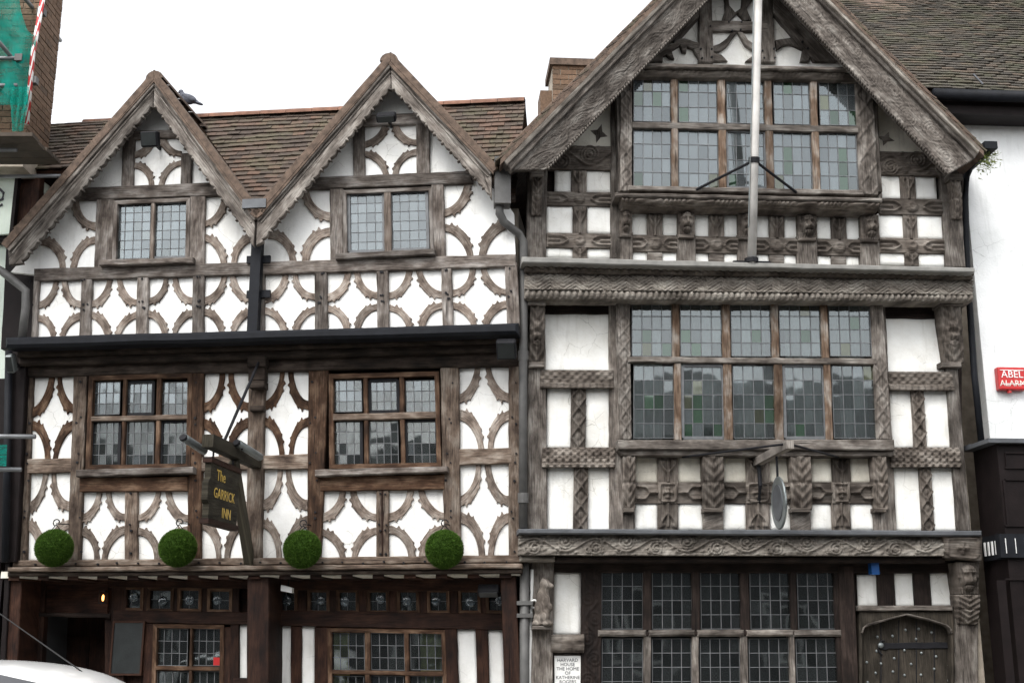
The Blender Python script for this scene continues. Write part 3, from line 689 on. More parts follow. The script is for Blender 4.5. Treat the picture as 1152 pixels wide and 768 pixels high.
# --- ground floor wall, all dark oak
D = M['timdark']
def gp(name, x0, y0, x1, y1, w1=W0+.05, mat=D, par=inn, **k): return rect(G, name, x0, y0, x1, y1, W0-.05, w1, mat, par, **k)
for a in [(18, 640, 45, 915), (122, 640, 139, 915), (258, 640, 268, 915), (300, 640, 310, 915), (354, 705, 371, 915), (327, 704, 339, 915), (503, 705, 517, 915), (538, 705, 552, 915)]: gp('post', *a, w1=W0+.05+R.uniform(-.006, .006))
gp('post', 250, 705, 259, 915); gp('post', 159, 700, 171, 915)
rect(G, 'post', 0, 640, 18, 915, W0, .02, M['timdark'], inn); rect(G, 'post', 277, 644, 302, 915, W0, .04, M['timdark'], inn); rect(G, 'post', 568, 640, 586, 915, W0, .02, M['timdark'], inn)
gp('lintel', 127, 687, 280, 701, w1=W0+.07); gp('lintel', 300, 688, 570, 706, w1=W0+.07)
gp('head_rail', 122, 640, 280, 661, w1=W0+.06); gp('head_rail', 300, 640, 570, 664, w1=W0+.06)
# door recess
gp('lintel', 40, 689, 124, 694, w1=W0+.06, mat=M['hdark']); gp('transom_panel', 45, 655, 122, 690, w1=W0+.0)
gp('head_rail', 18, 636, 123, 657, w1=W0+.045)
dr = rect(G, 'door', 46, 694, 118, 915, W0-.75, W0-.7, D, inn); rect(G, 'door_panel', 72, 715, 97, 900, W0-.71, W0-.68, D, dr)
room(G, G.quad(46, 694, 118, 915), W0-.06, .7, inn)
# plaster strips
for a in [(268, 703, 279, 765), (310, 704, 327, 915), (339, 704, 354, 915), (517, 708, 538, 915), (552, 709, 568, 915)]: panel(G, *a, W0+.012, M['white'], inn, grow=1)
rect(G, 'rail', 262, 762, 284, 775, W0-.05, W0+.055, D, inn)
panel(G, 268, 776, 279, 915, W0+.012, M['white'], inn, grow=1)
# small bullseye windows
def bull_window(xc, yc, sx, sy, idx):
    x0, x1, y0, y1 = xc-sx/2, xc+sx/2, yc-sy/2, yc+sy/2
    wn_ = frame4(G, 'window', x0-3, y0-3, x1+3, y1+3, 3.4, W0-.04, W0+.055, M['timbrown'], inn)
    lights(G, wn_, [(x0, y0, x1, y1)], 2, 2, W0+.012, None, single=False, lw=.003)
    c = G.loc(xc+R.uniform(-4, 4), yc+R.uniform(-3, 2), W0+.02); mb = MB()
    mb.sphere(c, (.055, .014, .055), 14, 8).build('bullseye', M['bull'], wn_, True); room(G, [(x0, y0), (x1, y0), (x1, y1), (x0, y1)], W0-.04, .4, wn_)
sw = [(148, 673, 20), (180, 674, 24), (213, 674, 21), (247, 675, 22)] + [(x, 676, 19) for x in (322, 358, 391, 425, 459, 493, 528, 559)]
for i, (x, y, s_) in enumerate(sw): bull_window(x, y, s_, 21, i)
ed = [129] + [ (sw[i][0]+sw[i+1][0])/2 for i in range(3)] + [262]
for i in range(3): gp('stud', ed[i+1]-3.5, 660, ed[i+1]+3.5, 689, w1=W0+.045)
for i in range(4, 11): x = (sw[i][0]+sw[i+1][0])/2; gp('stud', x-5, 662, x+5, 690, w1=W0+.045)
# backing wall behind the whole ground floor (boards), with the openings left free
def backing(fr, parent, x0, y0, x1, y1, holes, w, mat, name='wall'):
    xs = sorted({x0, x1, *[h[0] for h in holes], *[h[2] for h in holes]}); ys = sorted({y0, y1, *[h[1] for h in holes], *[h[3] for h in holes]}); mb = MB()
    for i in range(len(xs)-1):
        for j in range(len(ys)-1):
            cx, cy = (xs[i]+xs[i+1])/2, (ys[j]+ys[j+1])/2
            if any(h[0] < cx < h[2] and h[1] < cy < h[3] for h in holes): continue
            P = [fr.loc(x, y, w) for x, y in ((xs[i], ys[j+1]), (xs[i+1], ys[j+1]), (xs[i+1], ys[j]), (xs[i], ys[j]))]
            mb.hexa([p+Vector((0, .06, 0)) for p in P], P)
    return mb.build(name, mat, parent)
backing(G, inn, 2, 632, 586, 915, [(46, 690, 118, 915), (176, 706, 250, 860), (372, 711, 500, 860)] + [(x-s_/2-1, 664, x+s_/2+1, 687) for x, y, s_ in sw], W0-.02, D)
# ground-floor windows
for x0, x1, cols, ytop, yt in [(170, 251, [(176, 211), (216, 249)], 702, 749), (369, 503, [(374, 410), (418, 455), (462, 499)], 707, 754)]:
    win = frame4(G, 'window', x0, ytop, x1, 868, 4.5, W0-.06, W0+.06, M['timbrown'], inn)
    for a, b in zip(cols, cols[1:]): rect(G, 'mullion', a[1]+1, ytop+4, b[0]-1, 864, W0-.05, W0+.058, M['timbrown'], win)
    rect(G, 'transom', x0+4, yt, x1-4, yt+5, W0-.05, W0+.064, M['timbrown'], win)
    lights(G, win, [(a, ytop+5, b, yt-1) for a, b in cols], 4, 3, W0+.008, None, single=False, lw=.0035)
    lights(G, win, [(a, yt+6, b, 862) for a, b in cols], 4, 8, W0+.008, None, single=False, lw=.0035)
    room(G, G.quad(x0, ytop, x1, 866), W0-.06, .9, win)
    if x0 > 300:
        for a, b in ((375, 394), (474, 498)): curtain(G, G.quad(a, 710, b, 864), W0-.03, win, M['yellow'], .012, 9)
    rect(G, 'sill', x0-3, 864, x1+3, 872, W0, W0+.14, D, win)
rect(G, 'red_sticker', 240, 739, 249, 748, W0+.012, W0+.016, M['red'], inn, bev=.001, rough=False)
rect(G, 'plinth', 2, 895, 586, 915, W0-.05, W0+.09, M['mortar'], inn)
# pegs
pp = []
for a, b in band:
    for x in (a-6, b+6):
        for yy in (309, 336, 342, 374): pp.append((x + R.uniform(-3, 3), sl(yy, x)))
pegs(G, pp, W2+.056, inn)
pp = [(x+R.uniform(-4, 4), y) for x in (29, 90, 221, 352, 505, 578) for y in (430, 470, 476, 510, 520, 540, 575, 582, 620)] + [(x, y) for x in (147, 427, 434) for y in (555, 590, 596, 623)]
pegs(G, pp, .066, inn)
pegs(G, [(x, sl(632.5, x)+ .5) for x in range(40, 580, 23)], .1, inn)
# valley outlet, downpipes
v = MB(); zz = G.loc(288, 230, W2+.32)
v.box((zz.x-.14, -W2-.36, zz.z-.05), (zz.x+.12, -W2+.3, zz.z+.05)); v.build('valley_gutter', M['lead'], inn)
pz = [G.loc(290, y, W2+.12) for y in (270, 376)]
MB().box((pz[0].x-.055, -W2-.16, pz[1].z), (pz[0].x+.055, -W2-.06, pz[0].z)).build('downpipe', M['gutter'], inn)
for y in (291, 330): p = G.loc(290, y, W2+.1); MB().box((p.x-.13, -W2-.085, p.z-.04), (p.x+.13, -W2-.05, p.z+.04)).build('pipe_bracket', M['gutter'], inn)
d1 = [G.loc(-12, 298, W2+.2), G.loc(2, 305, W2+.2), G.loc(16, 316, W2+.15), G.loc(29, 327, W2+.12), G.loc(29, 345, W2+.12), G.loc(25, 380, W2+.12)]
MB().tube(d1, .045, 10).build('downpipe', M['pipe'], inn, True)
# hull of the house so that it stands as a building
zt = G.loc(300, 262, W2).z
MB().box((u0+.03, 3.1, -.1), (u1-.03, 3.2, ze)).box((u0+.02, .0, zs+.1), (u0+.12, 3.1, ze)).box((u1-.12, .0, zs+.1), (u1-.02, 3.1, ze)).box((u0+.02, .5, -.1), (u0+.12, 3.1, zs+.1)).box((u1-.12, .5, -.1), (u1-.02, 3.1, zs+.1)).build('rear_wall', M['mortar'], inn)
fz = G.loc(300, 390, 0).z
MB().box((u0+.13, -W2+.1, fz+.02), (u1-.13, 3.0, fz+.12)).build('floor_slab', M['room'], inn)
MB().box((u0+.13, .05, zs+.1), (u1-.13, 3.0, zs+.2)).build('floor_slab', M['room'], inn)

# ------------------------------------------------------------------ the tall carved house on the right
H = FH
house = empty('timber_framed_house', H.o, H.ang, 'tall carved grey oak house with one wide gable and large leaded windows', 'house')
V1, V2, V0 = 0.0, .16, -.14
HT, HC, HF, HM = M['htim'], M['hcarv'], M['hfrieze'], M['hmull']
hs = lambda y, x, xr=840: y + interp(H.slope, y)*(x-xr)
# --- carved patterns (height in metres)
def smooth(a, b, x): t = np.clip((x-a)/(b-a), 0, 1); return t*t*(3-2*t)
def line(d, w): return np.exp(-(d/(w*1.1))**4)
def soft(d, w): return np.exp(-(d/w)**2)
def h_chevron(S, T, Ls, Lt):
    P = .27; tri = np.abs(((S/P + .25*np.floor(S/1.7)) % 1)-.5)*2
    v = (T/.048 + tri*2.4); r = np.abs((v % 1)-.5)*2
    e = np.exp(-np.minimum(T, Lt-T)/.01)
    return .014*smooth(.2, .7, r) + .006*(v.astype(int) % 2) + .004*np.sin(S*5)
def h_rope(S, T, Ls, Lt):
    d = np.sin(np.pi*T/Lt); return .02*d + .012*d*np.sin(2*np.pi*(S/.085 + .35*np.sin(np.pi*2*T/Lt)))
def h_bead(S, T, Ls, Lt):
    x = ((S/.062) % 1)-.5; y = T/Lt-.5; return .026*np.sqrt(np.maximum(0, 1-(x/.44)**2-(y/.46)**2)) + .004*np.sin(S*47)
def h_twist(S, T, Ls, Lt):
    d = np.sin(np.pi*T/Lt); return .03*d + .018*d*np.abs(np.sin(2*np.pi*(S/.16)+3*np.sin(S*11)+T/Lt*3))
def h_vine(S, T, Ls, Lt, L=.62):
    t = T/Lt; ph = 2*np.pi*S/L; yc = .5-.3*np.sin(ph); h = .016*line((t-yc)*Lt, .011)
    k = np.round(S/(L/2)-.5); cx = (k+.5)*L/2; cy = np.where(k % 2 == 0, .66, .34)
    dx, dy = S-cx, (t-cy)*Lt; r = np.hypot(dx, dy); a = np.arctan2(dy, dx)*np.where(k % 2 == 0, 1, -1)
    rm = .36*Lt
    h = np.maximum(h, .014*line(((r-a*.0055) % .034)-.017, .0075)*(r < rm)); h = np.maximum(h, .018*line(r, .016))
    h = np.maximum(h, .010*np.maximum(0, np.sin(S*37+t*6)*np.sin(t*15+S*13)-.45)*2)
    return h
def h_vine2(S, T, Ls, Lt):
    L = .62; h = h_vine(S, T, Ls, Lt, L); t = T/Lt
    for f0, amp in ((.13, .75), (.37, .25), (.63, .75), (.87, .25)):         # side shoots and leaves
        cx = (np.floor(S/L)+f0)*L; dx, dy = S-cx, (t-amp)*Lt; rr_ = np.hypot(dx, dy)
        h = np.maximum(h, .013*line(rr_-.028, .007)*(dy*(amp-.5) > -.02)); h = np.maximum(h, .012*line(rr_, .011))
    return h + .003*np.sin(S*91)*np.sin(T*77)
def h_leafy(S, T, Ls, Lt):
    t = T/Lt; a = np.sin(S*24+3*np.sin(S*3.1)+t*5); b = np.sin(S*19-t*9+2*np.sin(S*2.3+1))
    h = h_vine2(S, .5*Lt+(T-.5*Lt)*1.15, Ls, Lt)*.8 + .002*np.sin(S*71+T*60+3*np.sin(S*5)) + .002*np.sin(S*47-T*83)
    return h + .010*line(t-.06, .035) + .008*line(t-.93, .05)*(1+.5*np.sign(np.sin(S*2*np.pi/.055)))
def h_bargevine(S, T, Ls, Lt):
    h = h_vine(S, T, Ls, Lt, .5)*1.1 + .004*np.sin(S*61)*np.sin(T*73) + .004*np.sin(S*23+2)*np.sin(T*41)
    return h + .02*smooth(.88, .95, T/Lt) * (np.sin(S*2*np.pi/.06) > -.2)
def h_rail(S, T, Ls, Lt):
    x = np.abs(S-Ls/2); y = np.abs(T-Lt/2); hl = Ls/2; r = np.hypot(x, y)
    h = .016*smooth(Lt*.42, Lt*.30, np.abs(r)) + .006*line(r-Lt*.2, .008)
    x1 = hl*.34; f = np.clip((x-x1)/(hl*.28), 0, 1); yc = Lt*.30*np.sin(f*np.pi/2)
    h = np.maximum(h, .020*line(y-yc, .012)*(x > x1)); h = np.maximum(h, .018*line(y, .012)*(x > hl*.6))
    h = np.maximum(h, .016*line(np.hypot(x-hl*.88, y-Lt*.30), .02))
    return h*(x < hl*.97)
def h_tulip(S, T, Ls, Lt):
    x = np.abs(S-Ls/2); t = T/Lt; hw = Ls/2
    h = .018*line(x, .012)*(t > .15)
    yc = hw*(.75*np.cos(np.clip((t-.15)/.5, 0, 1)*np.pi/2)); h = np.maximum(h, .02*line(x-yc, .011)*(t > .12)*(t < .75))
    return np.maximum(h, .018*line(np.hypot(x-hw*.55, (t-.2)*Lt), .022))
def h_lozenge(S, T, Ls, Lt):
    k = Ls*1.35; a = np.abs(((T/k) % 1)-.5)*2; x = np.abs(S-Ls/2)/(Ls/2)
    d = np.abs(a-(1-x)); h = .014*line(d, .16) + .008*line(np.hypot(x, a-1), .35)+.008*line(np.hypot(x, a), .3); return h
def h_scale(S, T, Ls, Lt):
    r = np.floor(T/.045); x = ((S/.05 + .5*(r % 2)) % 1)-.5; y = (T/.045) % 1; return .014*(1-smooth(.35, .55, np.hypot(x, y*.7-.05)))
def h_rosette(S, T, Ls, Lt):
    x, y = S-Ls/2, T-Lt/2; r = np.hypot(x, y); a = np.arctan2(y, x); R0 = min(Ls, Lt)/2
    oct_ = np.maximum(np.abs(x)/(Ls/2), np.abs(y)/(Lt/2)); cut = (np.abs(x)/(Ls/2)+np.abs(y)/(Lt/2)) < 1.5
    return .016*line(oct_-.82, .08)*cut + .018*(r < R0*.55)*(.5+.5*np.cos(4*a)) + .02*line(r, .018)
def h_fork(S, T, Ls, Lt, d=1):
    x = S/Ls if d > 0 else 1-S/Ls; y = np.abs(T-Lt/2)
    yc = Lt*.28*smooth(.3, .6, x); return .02*line(y-yc, .012)*(x > .1)*(x < .92) + .018*line(y, .011)*((x < .4)) + .014*line(np.hypot((x-.85)*Ls, y-Lt*.28), .02)
def h_face(S, T, Ls, Lt, seed=0):
    x = (S-Ls/2)/(Ls/2); y = T/Lt*2-1.0
    head = np.sqrt(np.maximum(0, 1-(x/.78)**2-((y+.02)/.86)**2)); h = .065*head
    nose = soft(x, .13)*smooth(-.32, .22, y)*(y < .26); h = h + .026*nose
    h += .014*soft(np.hypot(x, (y-.2)/1.0), .2)
    for sx in (-1, 1):
        h -= .030*soft(np.hypot((x-.34*sx)/1.3, y+.16), .16); h += .012*soft(np.hypot((x-.34*sx)/1.2, y+.16), .07)
        h += .013*soft((y+.36)+.1*np.abs(x-.35*sx), .07)*soft(x-.36*sx, .3); h += .011*soft(np.hypot(x-.42*sx, y-.2), .17)
        h += .02*soft(np.hypot(x-.85*sx, y+.05), .1)
    h -= .028*soft(y-.42-.1*x*x, .055)*(np.abs(x) < .4); h += .009*soft(y-.52, .06)*(np.abs(x) < .36)
    h += .016*(y < -.52)*np.abs(np.sin(x*14+seed))*head + .014*(y > .6)*np.abs(np.sin(x*13))
    return h
def h_acanthus(S, T, Ls, Lt):
    x = np.abs(S-Ls/2)/(Ls/2); t = T/Lt
    return .03*np.sin(np.pi*np.clip(t*1.1, 0, 1))**.6 + .012*np.sin(t*34+x*7) * (1-x*.5) + .01*line(x, .2) - .012*line(t-.5, .03)
def flatq(x0, y0, x1, y1): return H.quad(x0, y0, x1, y1)
def carve(name, x0, y0, x1, y1, w, hf, mat=None, res=.0085, back=.07, **k): return relief(H, name, flatq(x0, y0, x1, y1), w, hf, mat or HC, house, res, back, gain=1.7, **k)
def hp(name, x0, y0, x1, y1, w0, w1, mat=None, par=None, **k): return rect(H, name, x0, y0, x1, y1, w0, w1, mat or HT, par or house, **k)
def hpan(x0, y0, x1, y1, w, mat='hwhite', **k): return panel(H, x0, y0, x1, y1, w, M[mat], house, **k)

# --- attic storey
def attic_side(px):
    return
for a in [(625, 192, 643, 216), (660, 191.5, 687, 216), (615, 232, 644.5, 262.5), (660.5, 231, 689, 262), (615, 279, 644.5, 289), (660.5, 279, 690, 290.5),
          (987, 197, 1013, 223), (1030, 199, 1052, 223), (989, 242, 1017, 268), (1031.5, 242, 1062, 268), (989, 284, 1018.5, 297), (1033, 285, 1063, 299)]:
    hpan(*a, V2, bulge=.012, grow=1.2)
carve('carved_rail', 615, 216, 688.5, 231.5, V2+.04, h_rail); carve('carved_rail', 615, 262.5, 689.5, 278.5, V2+.04, h_rail)
carve('carved_rail', 990, 223.5, 1061, 241.5, V2+.04, h_rail); carve('carved_rail', 989, 268, 1063, 284.5, V2+.04, h_rail)
for a in [(643, 190, 660, 217), (644.5, 231, 660.5, 263), (644.5, 278, 660.5, 291), (1013, 196, 1030, 224), (1016.5, 241, 1032, 269), (1018, 284, 1033.5, 299)]: carve('carved_post', *a, V2+.034, h_tulip)
carve('carved_beam', 616, 164, 688, 191, V2+.045, h_vine); carve('carved_beam', 986, 171, 1062, 197.5, V2+.045, h_vine)
prism(H, 'plaster_panel', [(618, 166), (690, 94), (690, 166)], V2-.05, V2, M['hstain'], house, wob=0); prism(H, 'plaster_panel', [(984, 108), (1052, 172), (984, 172)], V2-.05, V2, M['hstain'], house, wob=0)
def starhole(cx, cy, r, ry):
    pts = []
    for k in range(8): a = k*math.pi/4+.3; rr_ = r if k % 2 == 0 else r*.42; pts.append((cx+rr_*math.cos(a), cy+ry/r*rr_*math.sin(a)))
    prism(H, 'star_ornament', pts, V2, V2+.012, HT, house, bev=.004, wob=0)
starhole(674, 150, 10, 11); starhole(997, 156, 10, 8)
hp('post', 593, 186, 615, 291, V2-.15, V2+.055); hp('post', 687.5, 96, 699, 292, V2-.1, V2+.075); hp('post', 1061, 190, 1083, 300, V2-.15, V2+.055); hp('post', 985, 104, 990, 225, V2-.1, V2+.062)
for x0, x1, y0 in ((598.5, 609.5, 198), (1070, 1081, 202)):
    b = relief(H, 'console', H.quad(x0, y0, x1, y0+44), V2+.15, h_acanthus, HC, house, .008, .12, w_bot=V2+.09)
    hp('console_cap', x0-2, y0-7, x1+2, y0, V2, V2+.2, HT)
# gable wall and tracery
prism(H, 'plaster_panel', [(690, 88), (839, -62), (988, 88)], V2-.06, V2-.03, M['hwhite'], house, wob=0)
tr = M['htim']
prism(H, 'gable_post', [(786, 70), (787, 0), (790, -40), (802, -40), (801, 0), (803, 70)], V2-.04, V2+.03, tr, house)
prism(H, 'gable_post', [(857, 70), (857, -40), (868, -40), (869, 0), (873, 70)], V2-.04, V2+.032, tr, house)
prism(H, 'gable_rail', [(796, 23), (864, 24), (864, 35), (796, 34)], V2-.04, V2+.036, tr, house)
def zq(pts): return [(730+x/5.009, y/5.009) for x, y in pts]        # from the enlarged detail of the tracery
prism(H, 'gable_brace', zq([(470, 175), (500, 180), (440, 262), (400, 290), (352, 292), (356, 260), (400, 245), (440, 215)]), V2-.04, V2+.02, tr, house, step=.05)
prism(H, 'gable_brace', zq([(500, 176), (530, 180), (560, 225), (600, 250), (640, 262), (640, 290), (590, 285), (545, 255)]), V2-.04, V2+.022, tr, house, step=.05)
prism(H, 'gable_brace', zq([(356, 290), (410, 308), (445, 345), (356, 345)]), V2-.04, V2+.018, tr, house, step=.05)
prism(H, 'gable_brace', zq([(545, 345), (585, 315), (640, 300), (640, 345)]), V2-.04, V2+.019, tr, house, step=.05)
prism(H, 'gable_brace', zq([(350, -180), (410, -60), (432, 10), (432, 60), (412, 115), (450, 120), (500, 72), (540, 118), (580, 112), (552, 50), (575, 10), (620, -40), (650, -180), (560, -190), (525, -10), (520, 45), (487, 68), (455, 30), (450, -20), (440, -190)]), V2-.04, V2+.024, tr, house, step=.05)
prism(H, 'gable_brace', zq([(0, 345), (110, 250), (180, 215), (200, 215), (285, 240), (288, 345), (250, 275), (215, 262), (212, 295), (190, 292), (175, 255), (130, 285), (145, 332), (118, 325), (98, 308), (80, 318), (80, 345)]), V2-.04, V2+.024, tr, house, step=.05)
prism(H, 'gable_brace', zq([(60, 300), (275, 95), (285, 60), (285, 100), (185, 210), (150, 235), (110, 255)]), V2-.04, V2+.026, tr, house, step=.05)
prism(H, 'gable_brace', zq([(715, 225), (815, 210), (700, 80), (715, 60), (900, 270), (935, 345), (912, 320), (900, 345), (855, 345), (870, 280), (825, 258), (795, 247), (760, 255), (722, 280)]), V2-.04, V2+.024, tr, house, step=.05)
prism(H, 'gable_brace', zq([(700, 70), (700, -40), (1060, 345), (930, 345), (880, 270)]), V2-.04, V2+.027, tr, house, step=.05)
prism(H, 'gable_brace', zq([(-60, 345), (285, -20), (285, 95), (60, 300), (20, 345)]), V2-.04, V2+.027, tr, house, step=.05)
pegs(H, [zq([p])[0] for p in ((455, 125), (520, 125), (468, 170), (522, 170), (345, 148), (352, 278), (354, 322), (292, 275), (645, 282), (648, 330), (703, 273), (708, 330), (868, 232), (900, 275), (138, 235), (295, 330))], V2+.036, house)
# head moulding above the gable window
VW = V2+.24
prism(H, 'window_hood', [(716, 70.5), (966, 75.5), (966, 79.5), (716, 75)], V2-.05, VW+.16, HT, house, bev=.01)
relief(H, 'carved_hood', [(712, 76), (966, 80), (966, 91), (712, 87)], VW+.06, h_twist, M['hcarv'], house, .011, .3)
# gable window (an oriel standing forward)
def h_glass_top(li, i, j):
    x = R.random(); return M['green'] if x < .06 else M['amber'] if x < .1 else M['clear2'] if x < .96 else M['clear']
win = hp('window', 707, 211, 972, 216.5, V2-.05, VW+.05, HT, bev=.01)
relief(H, 'carved_jamb', H.quad(698, 90, 711, 215), VW+.02, h_lozenge, HT, win, .01, .35); relief(H, 'carved_jamb', H.quad(965, 94, 985, 219), VW+.02, h_lozenge, HT, win, .01, .35)
cols = [(713, 755), (763.5, 808), (817.5, 861), (870.5, 913), (922, 964)]
for a, b in zip(cols, cols[1:]):
    xm = (a[1]+b[0])/2; hp('mullion', a[1]+.6, hs(86, xm), b[0]-.6, hs(215, xm), VW-.06, VW+.035, HM, win)
hp('transom', 711, 139.5, 966, 146.5, VW-.06, VW+.04, HT, win); hp('head', 711, 83, 966, 90, VW-.06, VW+.03, HT, win)
lights(H, win, [(a, hs(88.5, (a+b)/2), b, hs(139, (a+b)/2)) for a, b in cols], 4, 3, VW-.012, h_glass_top, lw=.0036)
lights(H, win, [(a, hs(148.5, (a+b)/2), b, hs(212, (a+b)/2)) for a, b in cols], 4, 4, VW-.012, h_glass_top, lw=.0036, casements={2: 'pale'})
room(H, H.quad(711, 86, 966, 215), VW-.07, 1.2, win)
MB().box((H.loc(700, 85, 0).x, -VW+.02, H.loc(840, 86, VW).z), (H.loc(984, 85, 0).x, -V2+.1, H.loc(840, 81, VW).z)).build('oriel_roof', M['lead'], house)
for xx in (699, 984): p = H.loc(xx, 150, VW); q_ = H.loc(xx, 215, VW); t_ = H.loc(xx, 90, VW); MB().box((p.x-.04, -VW+.01, q_.z), (p.x+.04, -V2+.1, t_.z)).build('oriel_cheek', HT, house)
# sill shelf and carved band below the oriel
prism(H, 'sill_shelf', [(692, 216.5), (993, 222.5), (993, 227), (692, 221)], V2-.05, VW+.10, HT, house, bev=.012)
relief(H, 'carved_sill', [(698, 221.5), (988, 227.5), (986, 239), (700, 234)], VW+.045, h_twist, HC, house, .009, .36, w_bot=V2+.2, gain=1.6)
# heads and chequer panels under the oriel
XC = [(697, 711), (763, 781.5), (831, 850), (898, 919), (969, 989)]
for k, (a, b) in enumerate(XC):
    xm = (a+b)/2; y0 = 235.5 + (xm-700)*.022; y1 = y0+28
    hp('post', a-1 if k else 691, y1-3, b+1, hs(297, xm), V2-.05, V2+.075, HT)
    fq = H.quad(a, y0, b, y1); relief(H, 'carved_head', fq, V2+.10, lambda S, T, Ls, Lt, k=k: h_face(S, T, Ls, Lt, k*1.7), HC, house, .006, .09, gain=1.5)
    hp('head_corbel', a+.5, y1-1.5, b-.5, y1+2.5, V2, V2+.12, HC)
for k in range(4):
    a, b = XC[k][1], XC[k+1][0]; xm = (a+b)/2; off = (xm-737)*.0215; c0, c1 = xm-8.7, xm+8.3
    for p in ((a-.5, c0), (c1, b+.5)):
        hpan(p[0], 239+off, p[1], 265+off, V2, bulge=.012, grow=1); hpan(p[0], 282+off, p[1], 295+off, V2, bulge=.012, grow=1)
    carve('carved_post', c0, 238+off, c1, 265.5+off, V2+.034, h_tulip); hp('post', c0, 281+off, c1, 296+off, V2-.04, V2+.03, HT)
    carve('carved_rail', a-.3, 264.5+off, b+.3, 283+off, V2+.04, h_rail)
# --- ledge and carved frieze between attic and first floor
slb = M['ledge']
prism(H, 'lead_ledge', [(587, 288.5), (1097, 301), (1097, 306.5), (587, 295.5)], V2-.1, V2+.36, slb, house, bev=.012, wob=.004, step=.3)
relief(H, 'carved_moulding', [(590, 295.5), (1094, 306.5), (1094, 314), (590, 306)], V2+.20, h_rope, HC, house, .011, .3, gain=1.6, maxn=480)
relief(H, 'chevron_frieze', [(590, 306), (1094, 313.8), (1094, 332), (590, 326)], V2+.11, h_chevron, HF, house, .010, .3, gain=1.9, maxn=560, w_bot=V2+.20)
relief(H, 'beaded_moulding', [(590, 325.5), (1094, 331.5), (1094, 339), (590, 336)], V2+.19, h_bead, HF, house, .009, .25, gain=1.5, maxn=560)
prism(H, 'bressumer', [(592, 335.5), (1090, 338.5), (1090, 342), (592, 339)], -.05, V2+.02, HC, house)
# --- first floor
for a in [(613, 352, 686, 417), (616.5, 436, 643, 503), (658.5, 437, 686, 504), (617, 525, 646, 596), (661, 526, 688, 596)]: hpan(*a, V1, bulge=.008, grow=1.5)
for a in [(994, 357, 1062, 419), (1003, 439, 1028, 503), (1040, 439, 1070, 503), (1007, 526, 1037, 596), (1048, 526, 1079, 596)]: hpan(*a, V1, bulge=.008, grow=1.5)
hp('head_rail', 611, 337, 694, 353, -.05, .035, M['hdark']); hp('head_rail', 990, 339, 1072, 358, -.05, .035, M['hdark'])  # rails in the darkest oak: the recess's shadow is put into their colour
for a in [(608, 416, 690, 436.5), (610, 503, 692, 525.5), (1000, 418, 1072, 439), (1002, 503, 1080, 525.5)]:
    carve('carved_rail', *a, .085, (lambda S, T, Ls, Lt: .014*(T > Lt*.72)*(1+.4*np.sin(S*90)) + .006*np.sin(S*70)*np.sin(T*80)*(T < Lt*.7)) if a[1] < 450 else (lambda S, T, Ls, Lt: h_bead(S*.8, T, Ls, Lt)*.5 + .008*np.sin(S*80)*np.sin(T*95) + .012*(T > Lt*.8)))
for a in [(642.5, 436, 659, 504), (645.5, 525, 661.5, 597), (1027, 439, 1041, 504), (1036, 525, 1049.5, 597)]: carve('carved_post', *a, .045, h_lozenge)
prism(H, 'post', [(594, 338), (613, 338), (616, 597), (595, 597)], -.1, .07, HT, house); prism(H, 'post', [(685, 337), (695, 337), (702, 597), (686, 597)], -.1, .06, HT, house)
prism(H, 'post', [(1058, 340), (1072, 340), (1092, 597), (1078, 597), (1066, 430)], -.1, .07, HT, house); prism(H, 'post', [(979, 340), (996, 340), (1009, 597), (989, 597)], -.1, .055, HT, house)
for x0, x1, lbl in ((596, 612.5, 0), (1060, 1082, 1)):
    relief(H, 'console', H.quad(x0, 343, x1, 408), .22, lambda S, T, Ls, Lt: h_acanthus(S, T, Ls, Lt)+h_face(S, np.clip((T-.25*Lt)*1.9, 0, Lt), Ls, Lt)*.7, HC, house, .008, .2, w_bot=.09)
    hp('console_cap', x0-2, 331, x1+1.5, 343, 0, .27, HT); hp('console_foot', x0-1, 407, x1, 413, 0, .13, HT)
# window
VF = .17
def h_glass_first(li, i, j):
    x = R.random(); return M['green'] if x < .09 else M['amber'] if x < .16 else M['clear2'] if x < .2 else M['clear']
win = prism(H, 'window', [(695, 494.5), (1006, 494), (1007, 506), (696, 505)], -.05, VF+.07, HT, house, bev=.01)
prism(H, 'sill', [(695, 505.5), (1007, 506.5), (1004, 513), (700, 512)], -.05, VF+.02, HT, win)
relief(H, 'carved_jamb', [(693, 337), (708.5, 337), (710.5, 494), (699, 494)], VF+.01, h_lozenge, HT, win, .009, .25); relief(H, 'carved_jamb', [(979.5, 341), (993, 341), (1003.5, 494), (987, 494)], VF+.01, lambda S, T, Ls, Lt: h_lozenge(S, T, Ls, Lt)*smooth(.35, .5, T/Lt), HT, win, .009, .25)
hp('head', 706, 335.5, 984, 341, -.05, VF+.02, HC, win)
up = [(711, 755.5), (765.5, 812), (822.5, 867.5), (877, 923.5), (933, 979)]; lo = [(713, 758), (767.5, 813.5), (825, 871), (882, 927), (937, 984)]
for a, b in zip(up, up[1:]): hp('mullion', a[1]+.8, 339, b[0]-.8, 403, VF-.07, VF+.01, HM, win)
for a, b in zip(lo, lo[1:]): hp('mullion', a[1]+.8, 406, b[0]-.8, 495, VF-.07, VF+.012, HM, win)
prism(H, 'transom', [(706, 401), (986, 403), (986.5, 409.5), (706.5, 407.5)], VF-.07, VF+.03, HT, win)
lights(H, win, [(a, 341, b, 400.5) for a, b in up], 4, 4, VF-.03, h_glass_first, lw=.0038)
lights(H, win, [(a, 411.5, b, 492.5) for a, b in lo], 4, 5, VF-.03, h_glass_first, lw=.0038, casements={1: 'pale', 3: 'pale'})
room(H, H.quad(708, 338, 984, 496), VF-.09, 1.3, win)
